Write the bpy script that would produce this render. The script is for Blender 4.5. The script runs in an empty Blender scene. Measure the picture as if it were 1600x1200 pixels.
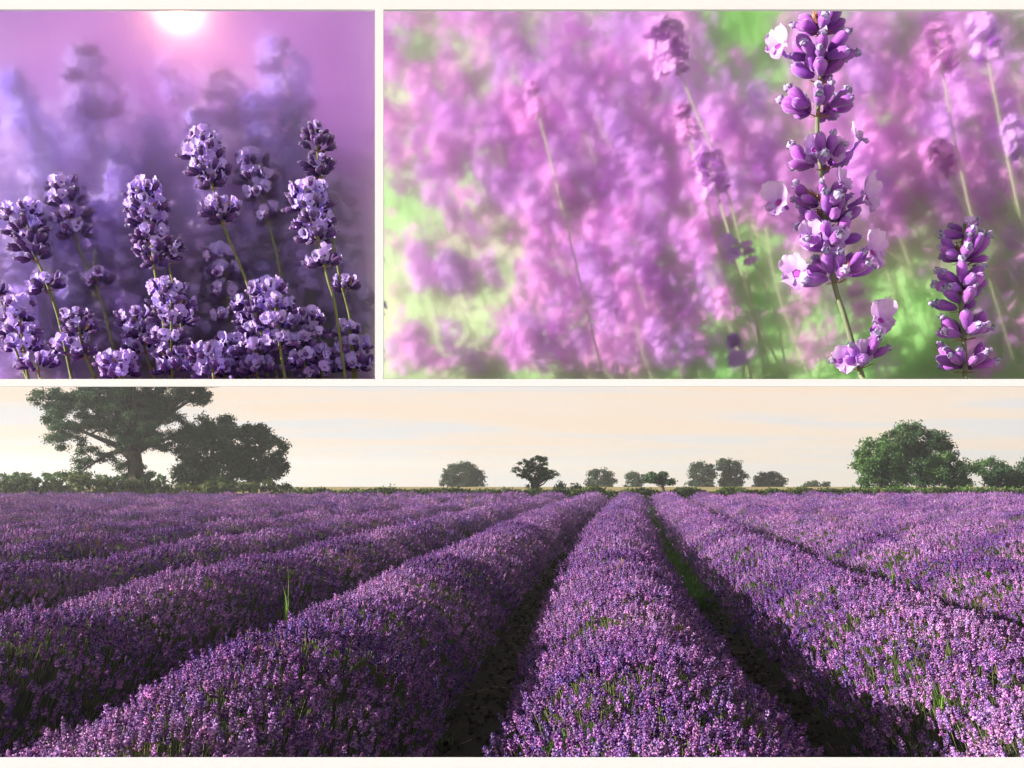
import bpy, math, random
import numpy as np
from mathutils import Vector, Matrix, Euler, noise

rnd = random.Random(7)
rng = np.random.default_rng(7)
scene = bpy.context.scene
COL = scene.collection
R = math.radians
H = 2.2            # eye height above the furrows
YH = 745.0         # image row of the eye level
def P(px, py, y):
    """a point of the photograph at depth y (metres from the lens)"""
    return Vector(((px - 800) / 1600 * y, y, H + (YH - py) / 1600 * y))

# ------------------------------------------------------------------ camera, sky, sun, exposure
cam = bpy.data.cameras.new('camera'); camo = bpy.data.objects.new('camera', cam); COL.objects.link(camo)
camo.location = (0, 0, H); camo.rotation_euler = (R(90), 0, 0)
cam.lens = 36; cam.sensor_width = 36; cam.shift_y = (YH - 600) / 1600
cam.clip_start = 0.05; cam.clip_end = 5000
scene.camera = camo
scene.view_settings.view_transform = 'Standard'; scene.view_settings.look = 'None'
scene.view_settings.exposure = 1.45; scene.view_settings.gamma = 1
scene.view_settings.use_curve_mapping = False
cy = scene.cycles
cy.use_denoising = True
cy.max_bounces = 20; cy.diffuse_bounces = 3; cy.glossy_bounces = 2; cy.transmission_bounces = 4
cy.volume_bounces = 14; cy.transparent_max_bounces = 32
cy.caustics_reflective = False; cy.caustics_refractive = False
cy.sample_clamp_indirect = 6

SUN_EL, SUN_AZ = 15.0, -98.0     # azimuth measured from +Y (ahead), negative = to the left
sx, sy = math.sin(R(SUN_AZ)), math.cos(R(SUN_AZ))
sun_dir = Vector((sx * math.cos(R(SUN_EL)), sy * math.cos(R(SUN_EL)), math.sin(R(SUN_EL))))
sun = bpy.data.lights.new('sun', 'SUN'); suno = bpy.data.objects.new('sun', sun); COL.objects.link(suno)
sun.energy = 5.0; sun.angle = R(0.6); sun.color = (1.0, 0.89, 0.78)
suno.rotation_euler = sun_dir.to_track_quat('Z', 'Y').to_euler(); suno.location = (-20, -5, 20)

world = bpy.data.worlds.new("World"); scene.world = world; world.use_nodes = True
def build_world():
    nt = world.node_tree; N = nt.nodes; L = nt.links
    for n in list(N): N.remove(n)
    out = N.new('ShaderNodeOutputWorld'); bg = N.new('ShaderNodeBackground'); L.new(bg.outputs[0], out.inputs[0])
    tc = N.new('ShaderNodeTexCoord'); sep = N.new('ShaderNodeSeparateXYZ'); L.new(tc.outputs['Generated'], sep.inputs[0])
    sky = N.new('ShaderNodeTexSky'); sky.sky_type = 'NISHITA'; sky.sun_disc = False
    sky.sun_elevation = R(SUN_EL); sky.sun_rotation = R(SUN_AZ)
    skys = N.new('ShaderNodeVectorMath'); skys.operation = 'SCALE'; skys.inputs['Scale'].default_value = 0.07
    L.new(sky.outputs[0], skys.inputs[0])
    def math_(op, a, b=None):
        m = N.new('ShaderNodeMath'); m.operation = op
        for i, v in enumerate((a, b)):
            if v is None: continue
            if isinstance(v, (int, float)): m.inputs[i].default_value = v
            else: L.new(v, m.inputs[i])
        return m.outputs[0]
    zc = math_('ADD', math_('MAXIMUM', sep.outputs['Z'], 0.0), 0.06)
    cx = math_('DIVIDE', sep.outputs['X'], zc); cyy = math_('DIVIDE', sep.outputs['Y'], zc)
    comb = N.new('ShaderNodeCombineXYZ'); L.new(math_('MULTIPLY', cx, 0.16), comb.inputs[0]); L.new(math_('MULTIPLY', cyy, 0.42), comb.inputs[1])
    nz = N.new('ShaderNodeTexNoise'); nz.inputs['Scale'].default_value = 2.1; nz.inputs['Detail'].default_value = 7
    nz.inputs['Roughness'].default_value = 0.55; nz.inputs['Distortion'].default_value = 0.5
    L.new(comb.outputs[0], nz.inputs['Vector'])
    rp = N.new('ShaderNodeValToRGB'); L.new(nz.outputs['Fac'], rp.inputs[0])
    rp.color_ramp.elements[0].position = 0.40; rp.color_ramp.elements[0].color = (0.86, 0.84, 0.84, 1)
    rp.color_ramp.elements[1].position = 0.60; rp.color_ramp.elements[1].color = (1.03, 0.82, 0.64, 1)
    e = rp.color_ramp.elements.new(0.49); e.color = (1.0, 0.85, 0.72, 1)
    # the cloud sheet thins overhead, where the blue of the clear sky comes through
    fac = N.new('ShaderNodeMapRange'); L.new(sep.outputs['Z'], fac.inputs[0])
    fac.inputs[1].default_value = 0.10; fac.inputs[2].default_value = 0.6; fac.inputs[3].default_value = 0.98; fac.inputs[4].default_value = 0.25
    mx = N.new('ShaderNodeMix'); mx.data_type = 'RGBA'
    L.new(fac.outputs[0], mx.inputs[0]); L.new(skys.outputs[0], mx.inputs[6]); L.new(rp.outputs[0], mx.inputs[7])
    L.new(mx.outputs[2], bg.inputs['Color']); bg.inputs['Strength'].default_value = 0.355
build_world()

# ------------------------------------------------------------------ helpers
def mesh_np(name, V, F, mats=(), midx=None, smooth=False):
    V = np.asarray(V, dtype=np.float32).reshape(-1, 3); F = np.asarray(F, dtype=np.int32)
    me = bpy.data.meshes.new(name); k = F.shape[1]; n = len(F)
    me.vertices.add(len(V)); me.vertices.foreach_set('co', V.ravel())
    me.loops.add(n * k); me.loops.foreach_set('vertex_index', F.ravel())
    me.polygons.add(n); me.polygons.foreach_set('loop_start', np.arange(0, n * k, k, dtype=np.int32))
    me.polygons.foreach_set('loop_total', np.full(n, k, dtype=np.int32))
    if midx is not None: me.polygons.foreach_set('material_index', np.asarray(midx, dtype=np.int32))
    if smooth: me.polygons.foreach_set('use_smooth', np.ones(n, dtype=bool))
    for m in mats: me.materials.append(m)
    me.update(calc_edges=True)
    return me
class MB:
    """collects faces of any size, builds one mesh"""
    def __init__(s): s.v = []; s.f = []; s.m = []
    def add(s, V, F, mi=0):
        o = len(s.v); s.v += [tuple(v) for v in V]; s.f += [tuple(i + o for i in f) for f in F]; s.m += [mi] * len(F)
    def tube(s, pts, rad, n=6, mi=0, cap=True):
        pts = [Vector(p) for p in pts]; V = []; F = []
        up = Vector((0.3, 1, 0.1)).normalized()
        for i, p in enumerate(pts):
            d = (pts[min(i + 1, len(pts) - 1)] - pts[max(i - 1, 0)]).normalized()
            a = d.cross(up)
            a = a.normalized() if a.length > 1e-4 else d.orthogonal().normalized()
            b = d.cross(a)
            for k in range(n):
                t = 2 * math.pi * k / n; V.append(p + (a * math.cos(t) + b * math.sin(t)) * rad[i])
        for i in range(len(pts) - 1):
            for k in range(n):
                F.append((i * n + k, i * n + (k + 1) % n, (i + 1) * n + (k + 1) % n, (i + 1) * n + k))
        if cap:
            F.append(tuple(range(n))); F.append(tuple(range((len(pts) - 1) * n, len(pts) * n))[::-1])
        s.add(V, F, mi)
    def box(s, lo, hi, mi=0):
        x0, y0, z0 = lo; x1, y1, z1 = hi
        s.add([(x0,y0,z0),(x1,y0,z0),(x1,y1,z0),(x0,y1,z0),(x0,y0,z1),(x1,y0,z1),(x1,y1,z1),(x0,y1,z1)],
              [(0,3,2,1),(4,5,6,7),(0,1,5,4),(1,2,6,5),(2,3,7,6),(3,0,4,7)], mi)
    def mesh(s, name, mats, smooth=False):
        me = bpy.data.meshes.new(name); me.from_pydata(s.v, [], s.f)
        for m in mats: me.materials.append(m)
        me.polygons.foreach_set('material_index', s.m)
        if smooth: me.polygons.foreach_set('use_smooth', [True] * len(s.f))
        me.update(); return me
def link(name, me, parent=None, loc=None):
    o = bpy.data.objects.new(name, me); COL.objects.link(o)
    if parent is not None: o.parent = parent
    if loc is not None: o.location = loc
    return o
def tag(o, label=None, cat=None, group=None, kind=None):
    if label: o['label'] = label
    if cat: o['category'] = cat
    if group: o['group'] = group
    if kind: o['kind'] = kind
    return o

# ------------------------------------------------------------------ materials
def mat(name, cols, scale=8.0, rough=0.7, coords='Object', rand=0.0, sheen=0.0, trans=0.0, bump=0.0, bscale=60, detail=4, stretch=None, huev=0.0, spec=0.25, locvar=0.0):
    """noise-varied colour ramp (cols = list of rgb), optional per-object value/hue variation, translucency, bump"""
    m = bpy.data.materials.new(name); m.use_nodes = True; nt = m.node_tree; N = nt.nodes; L = nt.links
    b = N['Principled BSDF']; out = N['Material Output']
    tc = N.new('ShaderNodeTexCoord'); nz = N.new('ShaderNodeTexNoise'); nz.inputs['Scale'].default_value = scale; nz.inputs['Detail'].default_value = detail
    vec = tc.outputs[coords]
    if stretch:
        mp = N.new('ShaderNodeMapping'); mp.inputs['Scale'].default_value = stretch; L.new(vec, mp.inputs[0]); vec = mp.outputs[0]
    L.new(vec, nz.inputs['Vector'])
    rp = N.new('ShaderNodeValToRGB'); L.new(nz.outputs['Fac'], rp.inputs[0])
    while len(rp.color_ramp.elements) < len(cols): rp.color_ramp.elements.new(0.5)
    for i, c in enumerate(cols):
        rp.color_ramp.elements[i].position = 0.32 + 0.36 * i / max(1, len(cols) - 1); rp.color_ramp.elements[i].color = (*c, 1)
    col = rp.outputs[0]
    if rand or huev:
        oi = N.new('ShaderNodeObjectInfo'); hs = N.new('ShaderNodeHueSaturation')
        mr = N.new('ShaderNodeMapRange'); mr.inputs[3].default_value = 1 - rand; mr.inputs[4].default_value = 1 + rand
        L.new(oi.outputs['Random'], mr.inputs[0]); L.new(mr.outputs[0], hs.inputs['Value'])
        if huev:
            w = N.new('ShaderNodeTexWhiteNoise'); w.noise_dimensions = '1D'; L.new(oi.outputs['Random'], w.inputs['W'])
            m2 = N.new('ShaderNodeMapRange'); m2.inputs[3].default_value = 0.5 - huev; m2.inputs[4].default_value = 0.5 + huev
            L.new(w.outputs['Value'], m2.inputs[0]); L.new(m2.outputs[0], hs.inputs['Hue'])
        L.new(col, hs.inputs['Color']); col = hs.outputs[0]
    if locvar:
        oi = N.new('ShaderNodeObjectInfo'); n3 = N.new('ShaderNodeTexNoise'); n3.inputs['Scale'].default_value = 0.55; n3.inputs['Detail'].default_value = 3; L.new(oi.outputs['Location'], n3.inputs['Vector'])
        m3 = N.new('ShaderNodeMapRange'); m3.inputs[1].default_value = .35; m3.inputs[2].default_value = .65; m3.inputs[3].default_value = 1 - locvar; m3.inputs[4].default_value = 1 + locvar; L.new(n3.outputs['Fac'], m3.inputs[0])
        m4 = N.new('ShaderNodeMapRange'); m4.inputs[1].default_value = .35; m4.inputs[2].default_value = .65; m4.inputs[3].default_value = .49; m4.inputs[4].default_value = .53; L.new(n3.outputs['Fac'], m4.inputs[0])
        m5 = N.new('ShaderNodeMapRange'); m5.inputs[1].default_value = .35; m5.inputs[2].default_value = .65; m5.inputs[3].default_value = 1.1; m5.inputs[4].default_value = .8; L.new(n3.outputs['Fac'], m5.inputs[0])
        h3 = N.new('ShaderNodeHueSaturation'); L.new(m3.outputs[0], h3.inputs['Value']); L.new(m4.outputs[0], h3.inputs['Hue']); L.new(m5.outputs[0], h3.inputs['Saturation']); L.new(col, h3.inputs['Color']); col = h3.outputs[0]
    L.new(col, b.inputs['Base Color']); b.inputs['Roughness'].default_value = rough
    b.inputs['Specular IOR Level'].default_value = spec
    if sheen: b.inputs['Sheen Weight'].default_value = sheen; b.inputs['Sheen Roughness'].default_value = 0.4
    if bump:
        n2 = N.new('ShaderNodeTexNoise'); n2.inputs['Scale'].default_value = bscale; n2.inputs['Detail'].default_value = 3; L.new(vec, n2.inputs['Vector'])
        bp = N.new('ShaderNodeBump'); bp.inputs['Strength'].default_value = bump; bp.inputs['Distance'].default_value = 0.01
        L.new(n2.outputs['Fac'], bp.inputs['Height']); L.new(bp.outputs[0], b.inputs['Normal'])
    if trans:
        tr = N.new('ShaderNodeBsdfTranslucent'); mx = N.new('ShaderNodeMixShader'); mx.inputs[0].default_value = trans
        L.new(col, tr.inputs['Color']); L.new(b.outputs[0], mx.inputs[1]); L.new(tr.outputs[0], mx.inputs[2]); L.new(mx.outputs[0], out.inputs[0])
    return m
def volmat(name, color, density, g):
    m = bpy.data.materials.new(name); m.use_nodes = True; N = m.node_tree.nodes; L = m.node_tree.links
    for n in list(N): N.remove(n)
    out = N.new('ShaderNodeOutputMaterial'); v = N.new('ShaderNodeVolumePrincipled')
    v.inputs['Color'].default_value = (*color, 1); v.inputs['Density'].default_value = density; v.inputs['Anisotropy'].default_value = g
    L.new(v.outputs[0], out.inputs['Volume']); return m
M = {}
M['white'] = mat('white_paint', [(0.83, 0.86, 0.91), (0.85, 0.88, 0.93)], 3, 0.6)
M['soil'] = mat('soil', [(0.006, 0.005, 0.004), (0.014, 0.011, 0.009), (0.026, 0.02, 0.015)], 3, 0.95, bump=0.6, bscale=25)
M['gravel'] = mat('bounce_gravel', [(0.50, 0.48, 0.45), (0.62, 0.6, 0.57)], 30, 0.9, bump=0.5, bscale=80)  # pale so that the added ground reflects light
M['wheat'] = mat('ripe_wheat', [(0.24, 0.21, 0.08), (0.36, 0.29, 0.12)], 0.6, 0.9, bump=0.5, bscale=3)
M['turf'] = mat('rough_turf', [(0.05, 0.09, 0.02), (0.12, 0.17, 0.05)], 0.5, 0.9, bump=0.5, bscale=3)
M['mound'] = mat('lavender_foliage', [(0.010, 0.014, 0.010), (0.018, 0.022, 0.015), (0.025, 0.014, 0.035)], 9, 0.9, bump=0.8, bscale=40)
M['f_stem'] = mat('field_stem', [(0.13, 0.17, 0.07), (0.2, 0.22, 0.11)], 20, 0.7, rand=0.35, huev=0.03, trans=0.2)
M['f_bud'] = mat('field_bud', [(0.07, 0.022, 0.18), (0.15, 0.05, 0.30)], 30, 0.7, rand=0.4, huev=0.035, trans=0.15, locvar=0.3)
M['f_pet'] = mat('field_petal', [(0.34, 0.155, 0.54), (0.54, 0.28, 0.60)], 30, 0.7, rand=0.3, huev=0.045, trans=0.25, locvar=0.25)
M['dry'] = mat('dry_stalk', [(0.28, 0.17, 0.12), (0.42, 0.26, 0.18)], 20, 0.8, trans=0.2)
M['blade'] = mat('grass_blade', [(0.05, 0.14, 0.02), (0.12, 0.27, 0.04)], 9, 0.6, rand=0.3, trans=0.35)
M['bark'] = mat('tree_bark', [(0.04, 0.032, 0.025), (0.09, 0.075, 0.06)], 3, 0.95, stretch=(3, 3, 0.6), bump=0.5, bscale=8)
M['leaf_dark'] = mat('oak_leaf', [(0.022, 0.062, 0.026), (0.042, 0.10, 0.04), (0.08, 0.145, 0.05)], 0.45, 0.7, trans=0.25, rand=0.12)
M['leaf_green'] = mat('green_leaf', [(0.030, 0.085, 0.028), (0.06, 0.14, 0.04), (0.09, 0.175, 0.05)], 0.45, 0.7, trans=0.3, rand=0.12)
M['leaf_far'] = mat('far_leaf', [(0.03, 0.065, 0.035), (0.055, 0.095, 0.045)], 0.3, 0.8, trans=0.25, rand=0.15)
M['hedge'] = mat('hedge_leaf', [(0.03, 0.05, 0.018), (0.07, 0.11, 0.03), (0.14, 0.17, 0.05)], 0.35, 0.8, trans=0.25)

# ------------------------------------------------------------------ ground
def ground_h(y): return 0.0 if y < 168 else -(y - 168) * 0.034
def sheet(name, x0, x1, ys, z, m, label=None):
    xs = np.linspace(x0, x1, 24); V = []; F = []
    for j, y in enumerate(ys):
        for x in xs: V.append((x, y, ground_h(y) + z))
    n = len(xs)
    for j in range(len(ys) - 1):
        for i in range(n - 1): F.append((j*n+i, j*n+i+1, (j+1)*n+i+1, (j+1)*n+i))
    o = link(name, mesh_np(name, V, F, [m], smooth=True)); tag(o, kind='structure'); return o
sheet('ground', -900, 900, list(np.linspace(-300, 168, 12)) + list(np.linspace(176, 1500, 10)), -0.012, M['turf'])
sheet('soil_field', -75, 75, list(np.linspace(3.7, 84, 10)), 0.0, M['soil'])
sheet('wheat_field', -160, 160, list(np.linspace(100, 168, 6)), 0.55, M['wheat'])
sheet('bounce_ground', -30, 30, list(np.linspace(-25, 3.6, 6)), 0.0, M['gravel'])  # unseen pale ground added to bounce light onto the white stand

# haze over the whole country
mb = MB(); mb.box((-1000, -320, -60), (1000, 1550, 24))
hz = link('haze', mb.mesh('haze', [volmat('morning_haze', (0.90, 0.94, 1.0), 0.0007, 0.4)])); tag(hz, 'thin pale morning haze over the fields', kind='stuff')

# ------------------------------------------------------------------ instanced masses (geometry nodes)
def proto_collection(name, objs):
    c = bpy.data.collections.new(name)
    for i, me in enumerate(objs):
        o = bpy.data.objects.new('%s_%02d' % (name, i), me); c.objects.link(o)
    return c
def scatter_tree(name, coll):
    ng = bpy.data.node_groups.new(name, 'GeometryNodeTree')
    ng.interface.new_socket('Geometry', in_out='INPUT', socket_type='NodeSocketGeometry')
    ng.interface.new_socket('Geometry', in_out='OUTPUT', socket_type='NodeSocketGeometry')
    N = ng.nodes; L = ng.links
    gi = N.new('NodeGroupInput'); go = N.new('NodeGroupOutput'); ip = N.new('GeometryNodeInstanceOnPoints'); ci = N.new('GeometryNodeCollectionInfo')
    ci.inputs['Collection'].default_value = coll; ci.inputs['Separate Children'].default_value = True; ci.inputs['Reset Children'].default_value = True
    L.new(gi.outputs[0], ip.inputs['Points']); L.new(ci.outputs[0], ip.inputs['Instance']); ip.inputs['Pick Instance'].default_value = True
    for an, dt, sock in (('rot', 'FLOAT_VECTOR', 'Rotation'), ('scl', 'FLOAT', 'Scale'), ('idx', 'INT', 'Instance Index')):
        a = N.new('GeometryNodeInputNamedAttribute'); a.data_type = dt; a.inputs['Name'].default_value = an
        L.new(next(o for o in a.outputs if o.enabled and o.name == 'Attribute'), ip.inputs[sock])
    L.new(ip.outputs[0], go.inputs[0]); return ng
def scatter_object(name, ng, pts, rot, scl, idx, parent=None):
    me = bpy.data.meshes.new(name); me.vertices.add(len(pts)); me.vertices.foreach_set('co', np.asarray(pts, np.float32).ravel())
    for an, dt, arr, key in (('rot', 'FLOAT_VECTOR', rot, 'vector'), ('scl', 'FLOAT', scl, 'value'), ('idx', 'INT', idx, 'value')):
        a = me.attributes.new(an, dt, 'POINT'); a.data.foreach_set(key, np.asarray(arr, np.int32 if dt == 'INT' else np.float32).ravel())
    o = link(name, me, parent); md = o.modifiers.new('scatter', 'NODES'); md.node_group = ng; return o

def diamond(mb, c, d, l, w, mi):
    d = Vector(d).normalized(); a = d.orthogonal().normalized(); b = d.cross(a); c = Vector(c)
    V = [c, c + d*l*0.55 + a*w, c + d*l*0.55 + b*w, c + d*l*0.55 - a*w, c + d*l*0.55 - b*w, c + d*l]
    mb.add(V, [(0,2,1),(0,3,2),(0,4,3),(0,1,4),(5,1,2),(5,2,3),(5,3,4),(5,4,1)], mi)
def field_spike(mb, base, top, hl, r, rr, whorls=5, bits=5, stem=True, pet=0.45):
    base = Vector(base); top = Vector(top); ax = (top - base).normalized()
    if stem: mb.tube([base, top], [0.0022, 0.0016], 3, 0, cap=False)
    a = ax.orthogonal().normalized(); b = ax.cross(a)
    for w in range(whorls):
        f = w / max(1, whorls - 1); c = top + ax * hl * (f - 0.2); ra = r * (1.0 - 0.45 * f) * rr.uniform(0.8, 1.15)
        for k in range(bits):
            t = 2*math.pi*(k + rr.random()*0.6)/bits + w*0.7
            d = (a*math.cos(t) + b*math.sin(t)) * 0.9 + ax * rr.uniform(0.3, 1.1)
            diamond(mb, c, d, ra * rr.uniform(0.8, 1.25), ra * 0.36, 2 if rr.random() < pet else 1)
    diamond(mb, top + ax*hl*0.7, ax, r*0.9, r*0.3, 1)
protos = []
rr = random.Random(3)
for i in range(8):        # single flower heads on their stems
    mb = MB(); lean = Vector((rr.uniform(-.04, .04), rr.uniform(-.04, .04), 0.20))
    field_spike(mb, (0, 0, -0.06), lean, rr.uniform(0.04, 0.06), rr.uniform(0.021, 0.028), rr, whorls=rr.choice([4, 5]), bits=5, pet=rr.choice([0.25, 0.45, 0.7]))
    protos.append(mb.mesh('flower_head', [M['f_stem'], M['f_bud'], M['f_pet']]))
for i in range(4):        # clumps of heads
    mb = MB()
    for k in range(9):
        x, y = rr.gauss(0, .07), rr.gauss(0, .07)
        field_spike(mb, (x*.6, y*.6, -0.05), (x*1.2, y*1.2, rr.uniform(.14, .24)), .05, .024, rr, whorls=3, bits=4, pet=rr.choice([0.3, 0.5, 0.7]))
    protos.append(mb.mesh('flower_clump', [M['f_stem'], M['f_bud'], M['f_pet']]))
def blade(mb, base, ang, h, w, lean, mi=0, seg=3):
    base = Vector(base); side = Vector((math.cos(ang), math.sin(ang), 0)); out = Vector((-math.sin(ang), math.cos(ang), 0)); V = []
    for s in range(seg + 1):
        f = s / seg; p = base + Vector((0, 0, h * f * (1 - 0.25*lean*f))) + out * (h * lean * f * f); ww = w * (1 - f**1.5) + 0.0003
        V += [p - side*ww, p + side*ww]
    mb.add(V, [(2*s, 2*s+1, 2*s+3, 2*s+2) for s in range(seg)], mi)
for i in range(3):        # tufts of grey green leaves and bare stems
    mb = MB()
    for k in range(22): blade(mb, (rr.gauss(0, .04), rr.gauss(0, .04), -0.08), rr.uniform(0, 6.3), rr.uniform(.12, .24), .004, rr.uniform(0, .6), 0, 2)
    protos.append(mb.mesh('leaf_tuft', [M['f_stem']]))
mb = MB()
for k in range(16): blade(mb, (rr.gauss(0, .03), rr.gauss(0, .03), -0.08), rr.uniform(0, 6.3), rr.uniform(.18, .34), .006, rr.uniform(.1, .6), 0, 2)
protos.append(mb.mesh('grass_tuft', [M['blade']]))
mb = MB()
for k in range(10): mb.tube([(rr.gauss(0, .03), rr.gauss(0, .03), -.05), (rr.gauss(0, .06), rr.gauss(0, .06), rr.uniform(.14, .27))], [.0018, .0026], 3, 0, cap=False)
protos.append(mb.mesh('dry_tuft', [M['dry']]))
LAV = proto_collection('lavender_bits', protos)
LAVNG = scatter_tree('lavender_scatter', LAV)

# ------------------------------------------------------------------ lavender rows
SP = 1.25 * H      # spacing of the rows
def bend(y):       # how the rows drift to the right with distance
    u = y / H
    return H * (0.128 * u + 0.72 * (math.exp(-u / 8) - 1))
BX = -0.36 - bend(8.0)                      # left furrow of the centre row
def row_x(k, y): return BX + bend(y) + (k + 0.5) * SP
def row_shape(k, y):
    n1 = noise.noise(Vector((k * 7.3, y * 0.55, 1.7))); n2 = noise.noise(Vector((k * 3.1, y * 1.6, 9.2)))
    hw = 1.06 + 0.10 * n1 + 0.08 * n2; hh = 0.70 + 0.15 * n1 + 0.12 * n2
    return hw, hh
def row_pt(k, y, u):
    hw, hh = row_shape(k, y)
    z = hh * max(0.0, 1 - abs(u) ** 2.2)
    z += 0.035 * noise.noise(Vector((k * 5.0 + u * 2.5, y * 2.3, 4.0)))
    return row_x(k, y) + u * hw, z
def in_view(x, y, m=0.12): return abs(x) < y * (0.5 + m) + 1.5
ROW_LABELS = {
    0: 'pale purple lavender row at the centre, right of the bare dark furrow',
    -1: 'long lavender row left of the bare dark furrow, sweeping from the bottom left corner',
    1: 'lavender row right of the weedy green furrow',
    -2: 'lavender row behind the tall green grass weed, second left of the central row',
    2: 'second lavender row right of the central row, beyond the dark shaded furrow',
    -3: 'third lavender row left of the central row, with yellow green weeds in it',
    3: 'third lavender row right of the central row, at the right edge',
    4: 'fourth lavender row right of the central row', -4: 'fourth lavender row left of the central row, with pale dry weeds',
    5: 'fifth lavender row right of the central row', -5: 'fifth lavender row left of the central row',
    6: 'sixth lavender row right of the central row', -6: 'sixth lavender row left of the central row',
    -7: 'seventh lavender row left of the central row',
}
ROWS = range(-17, 17)
for k in ROWS:
    y0, y1 = 4.0, 78.0
    ys = [y for y in np.concatenate([np.arange(4.0, 30, 0.3), np.arange(30, 78.1, 0.9)]) if in_view(row_x(k, y), y, 0.3)]
    if len(ys) < 3: continue
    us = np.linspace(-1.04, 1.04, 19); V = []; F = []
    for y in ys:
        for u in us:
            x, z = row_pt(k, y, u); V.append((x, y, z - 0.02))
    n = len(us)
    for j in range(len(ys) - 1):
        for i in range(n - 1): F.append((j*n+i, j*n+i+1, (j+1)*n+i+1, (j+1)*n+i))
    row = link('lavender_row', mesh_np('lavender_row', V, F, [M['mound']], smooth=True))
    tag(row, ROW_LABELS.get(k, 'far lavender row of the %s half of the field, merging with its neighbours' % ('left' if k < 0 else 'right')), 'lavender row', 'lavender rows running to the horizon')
    pts = []; rot = []; scl = []; idx = []
    def put(y, u, kind, s):
        x, z = row_pt(k, y, u)
        if not in_view(x, y): return
        x2, z2 = row_pt(k, y, u + 0.02); hw, _ = row_shape(k, y)
        nrm = Vector((-(z2 - z), 0, 0.02 * hw)).normalized()
        d = (nrm * 0.55 + Vector((rnd.gauss(0, .13), rnd.gauss(0, .13), 0.75))).normalized()
        e = (d.to_track_quat('Z', 'Y') @ Euler((0, 0, rnd.uniform(0, 6.28))).to_quaternion()).to_euler()
        z += rnd.gauss(0, .03) * s; pts.append((x, y, z - 0.02 - 0.25 * (s - 1) if kind < 12 else z - 0.05 - 0.1 * (s - 1))); rot.append(tuple(e)); scl.append(s); idx.append(kind)
    y = 7.0
    for (ya, yb, dens, sc, kinds, tuft) in ((4.0, 16, 300, 1.0, (0, 8), 30), (16, 28, 170, 1.2, (0, 8), 14), (28, 48, 22, 1.45, (8, 12), 4), (48, 78, 9, 2.1, (8, 12), 1.2)):
        area = (yb - ya) * 2.3
        for q in range(int(area * dens)):
            yy = rnd.uniform(ya, yb); u = rnd.uniform(-1, 1)
            # patches where the heads are thin and the leaves show
            if noise.noise(Vector((k * 9 + u * 1.5, yy * 0.9, 2.0))) > 0.42 and rnd.random() < 0.6: continue
            put(yy, u, rnd.randrange(*kinds), sc * (rnd.uniform(0.65, 1.3) if rnd.random() < .95 else rnd.uniform(1.3, 1.7)))
        for q in range(int(area * tuft)):
            yy = rnd.uniform(ya, yb); u = rnd.uniform(-1.02, 1.02)
            put(yy, u, rnd.randrange(12, 15), sc * rnd.uniform(0.8, 1.2))
        for q in range(int(area * tuft * 0.10)):
            yy = rnd.uniform(ya, yb); u = rnd.uniform(-0.8, 0.9)
            g = noise.noise(Vector((k * 4.2 + u, yy * 0.5, 7.0)))
            if g > 0.1:
                for w in range(3): put(yy + rnd.gauss(0, .2), u + rnd.gauss(0, .08), 15, sc * rnd.uniform(0.7, 1.1))
            elif g < -0.3:
                for w in range(3): put(yy + rnd.gauss(0, .15), u + rnd.gauss(0, .06), 16, sc * rnd.uniform(0.8, 1.1))
    if pts:
        o = scatter_object('flower_spikes', LAVNG, pts, rot, scl, idx, row); tag(o, kind='stuff')

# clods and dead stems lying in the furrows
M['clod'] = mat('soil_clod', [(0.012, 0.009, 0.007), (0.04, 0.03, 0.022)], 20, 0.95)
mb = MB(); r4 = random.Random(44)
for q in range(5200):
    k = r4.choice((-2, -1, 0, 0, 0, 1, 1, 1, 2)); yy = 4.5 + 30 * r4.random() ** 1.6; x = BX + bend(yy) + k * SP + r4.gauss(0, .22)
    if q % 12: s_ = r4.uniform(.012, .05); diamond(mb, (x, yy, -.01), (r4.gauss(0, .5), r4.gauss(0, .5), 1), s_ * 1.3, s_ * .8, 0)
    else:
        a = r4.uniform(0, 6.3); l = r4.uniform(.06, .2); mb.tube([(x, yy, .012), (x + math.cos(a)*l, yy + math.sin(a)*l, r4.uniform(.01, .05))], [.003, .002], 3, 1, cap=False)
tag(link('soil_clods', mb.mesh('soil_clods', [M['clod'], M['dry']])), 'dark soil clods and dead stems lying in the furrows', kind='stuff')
# weeds in the furrow right of the centre row, and along the field margins
mb = MB()
def furrow_x(k, y): return BX + bend(y) + k * SP
for q in range(5200):
    yy = 17 + 45 * rnd.random() ** 1.3; x = furrow_x(1, yy) + rnd.gauss(0, 0.20)
    s = 1 + yy / 60
    blade(mb, (x, yy, 0), rnd.uniform(0, 6.3), rnd.uniform(.08, .30) * s, .012 * s, rnd.uniform(.1, .9), 0, 2)
tag(link('weeds', mb.mesh('weeds', [M['blade']])), 'bright green weeds filling the furrow right of the central row', kind='stuff')
# tall grass weeds standing out of the rows
def grass_weed(px, py, k, hpx, label, m, n=7, lean=0.5, seed=1):
    r2 = random.Random(seed); y = (H - 0.5) * 1600 / (py - YH); b = P(px, py, y); s = y / 1600
    mb = MB()
    for i in range(n):
        a = r2.uniform(0, 6.3); blade(mb, (r2.gauss(0, .01), r2.gauss(0, .01), -0.1), a, (hpx * s + .1) * r2.uniform(.45, 1.0), .010 * max(1, y / 14), r2.uniform(0, lean), 0, 6)
    o = link('grass_weed', mb.mesh('grass_weed', [m]), None, b); tag(o, label, 'weed', 'weeds standing out of the lavender rows')
M['blade_bright'] = mat('bright_blade', [(0.16, 0.34, 0.04), (0.25, 0.42, 0.07)], 9, 0.6, trans=0.4)
M['blade_yellow'] = mat('yellow_blade', [(0.42, 0.42, 0.08), (0.5, 0.46, 0.12)], 9, 0.6, trans=0.4)
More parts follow.
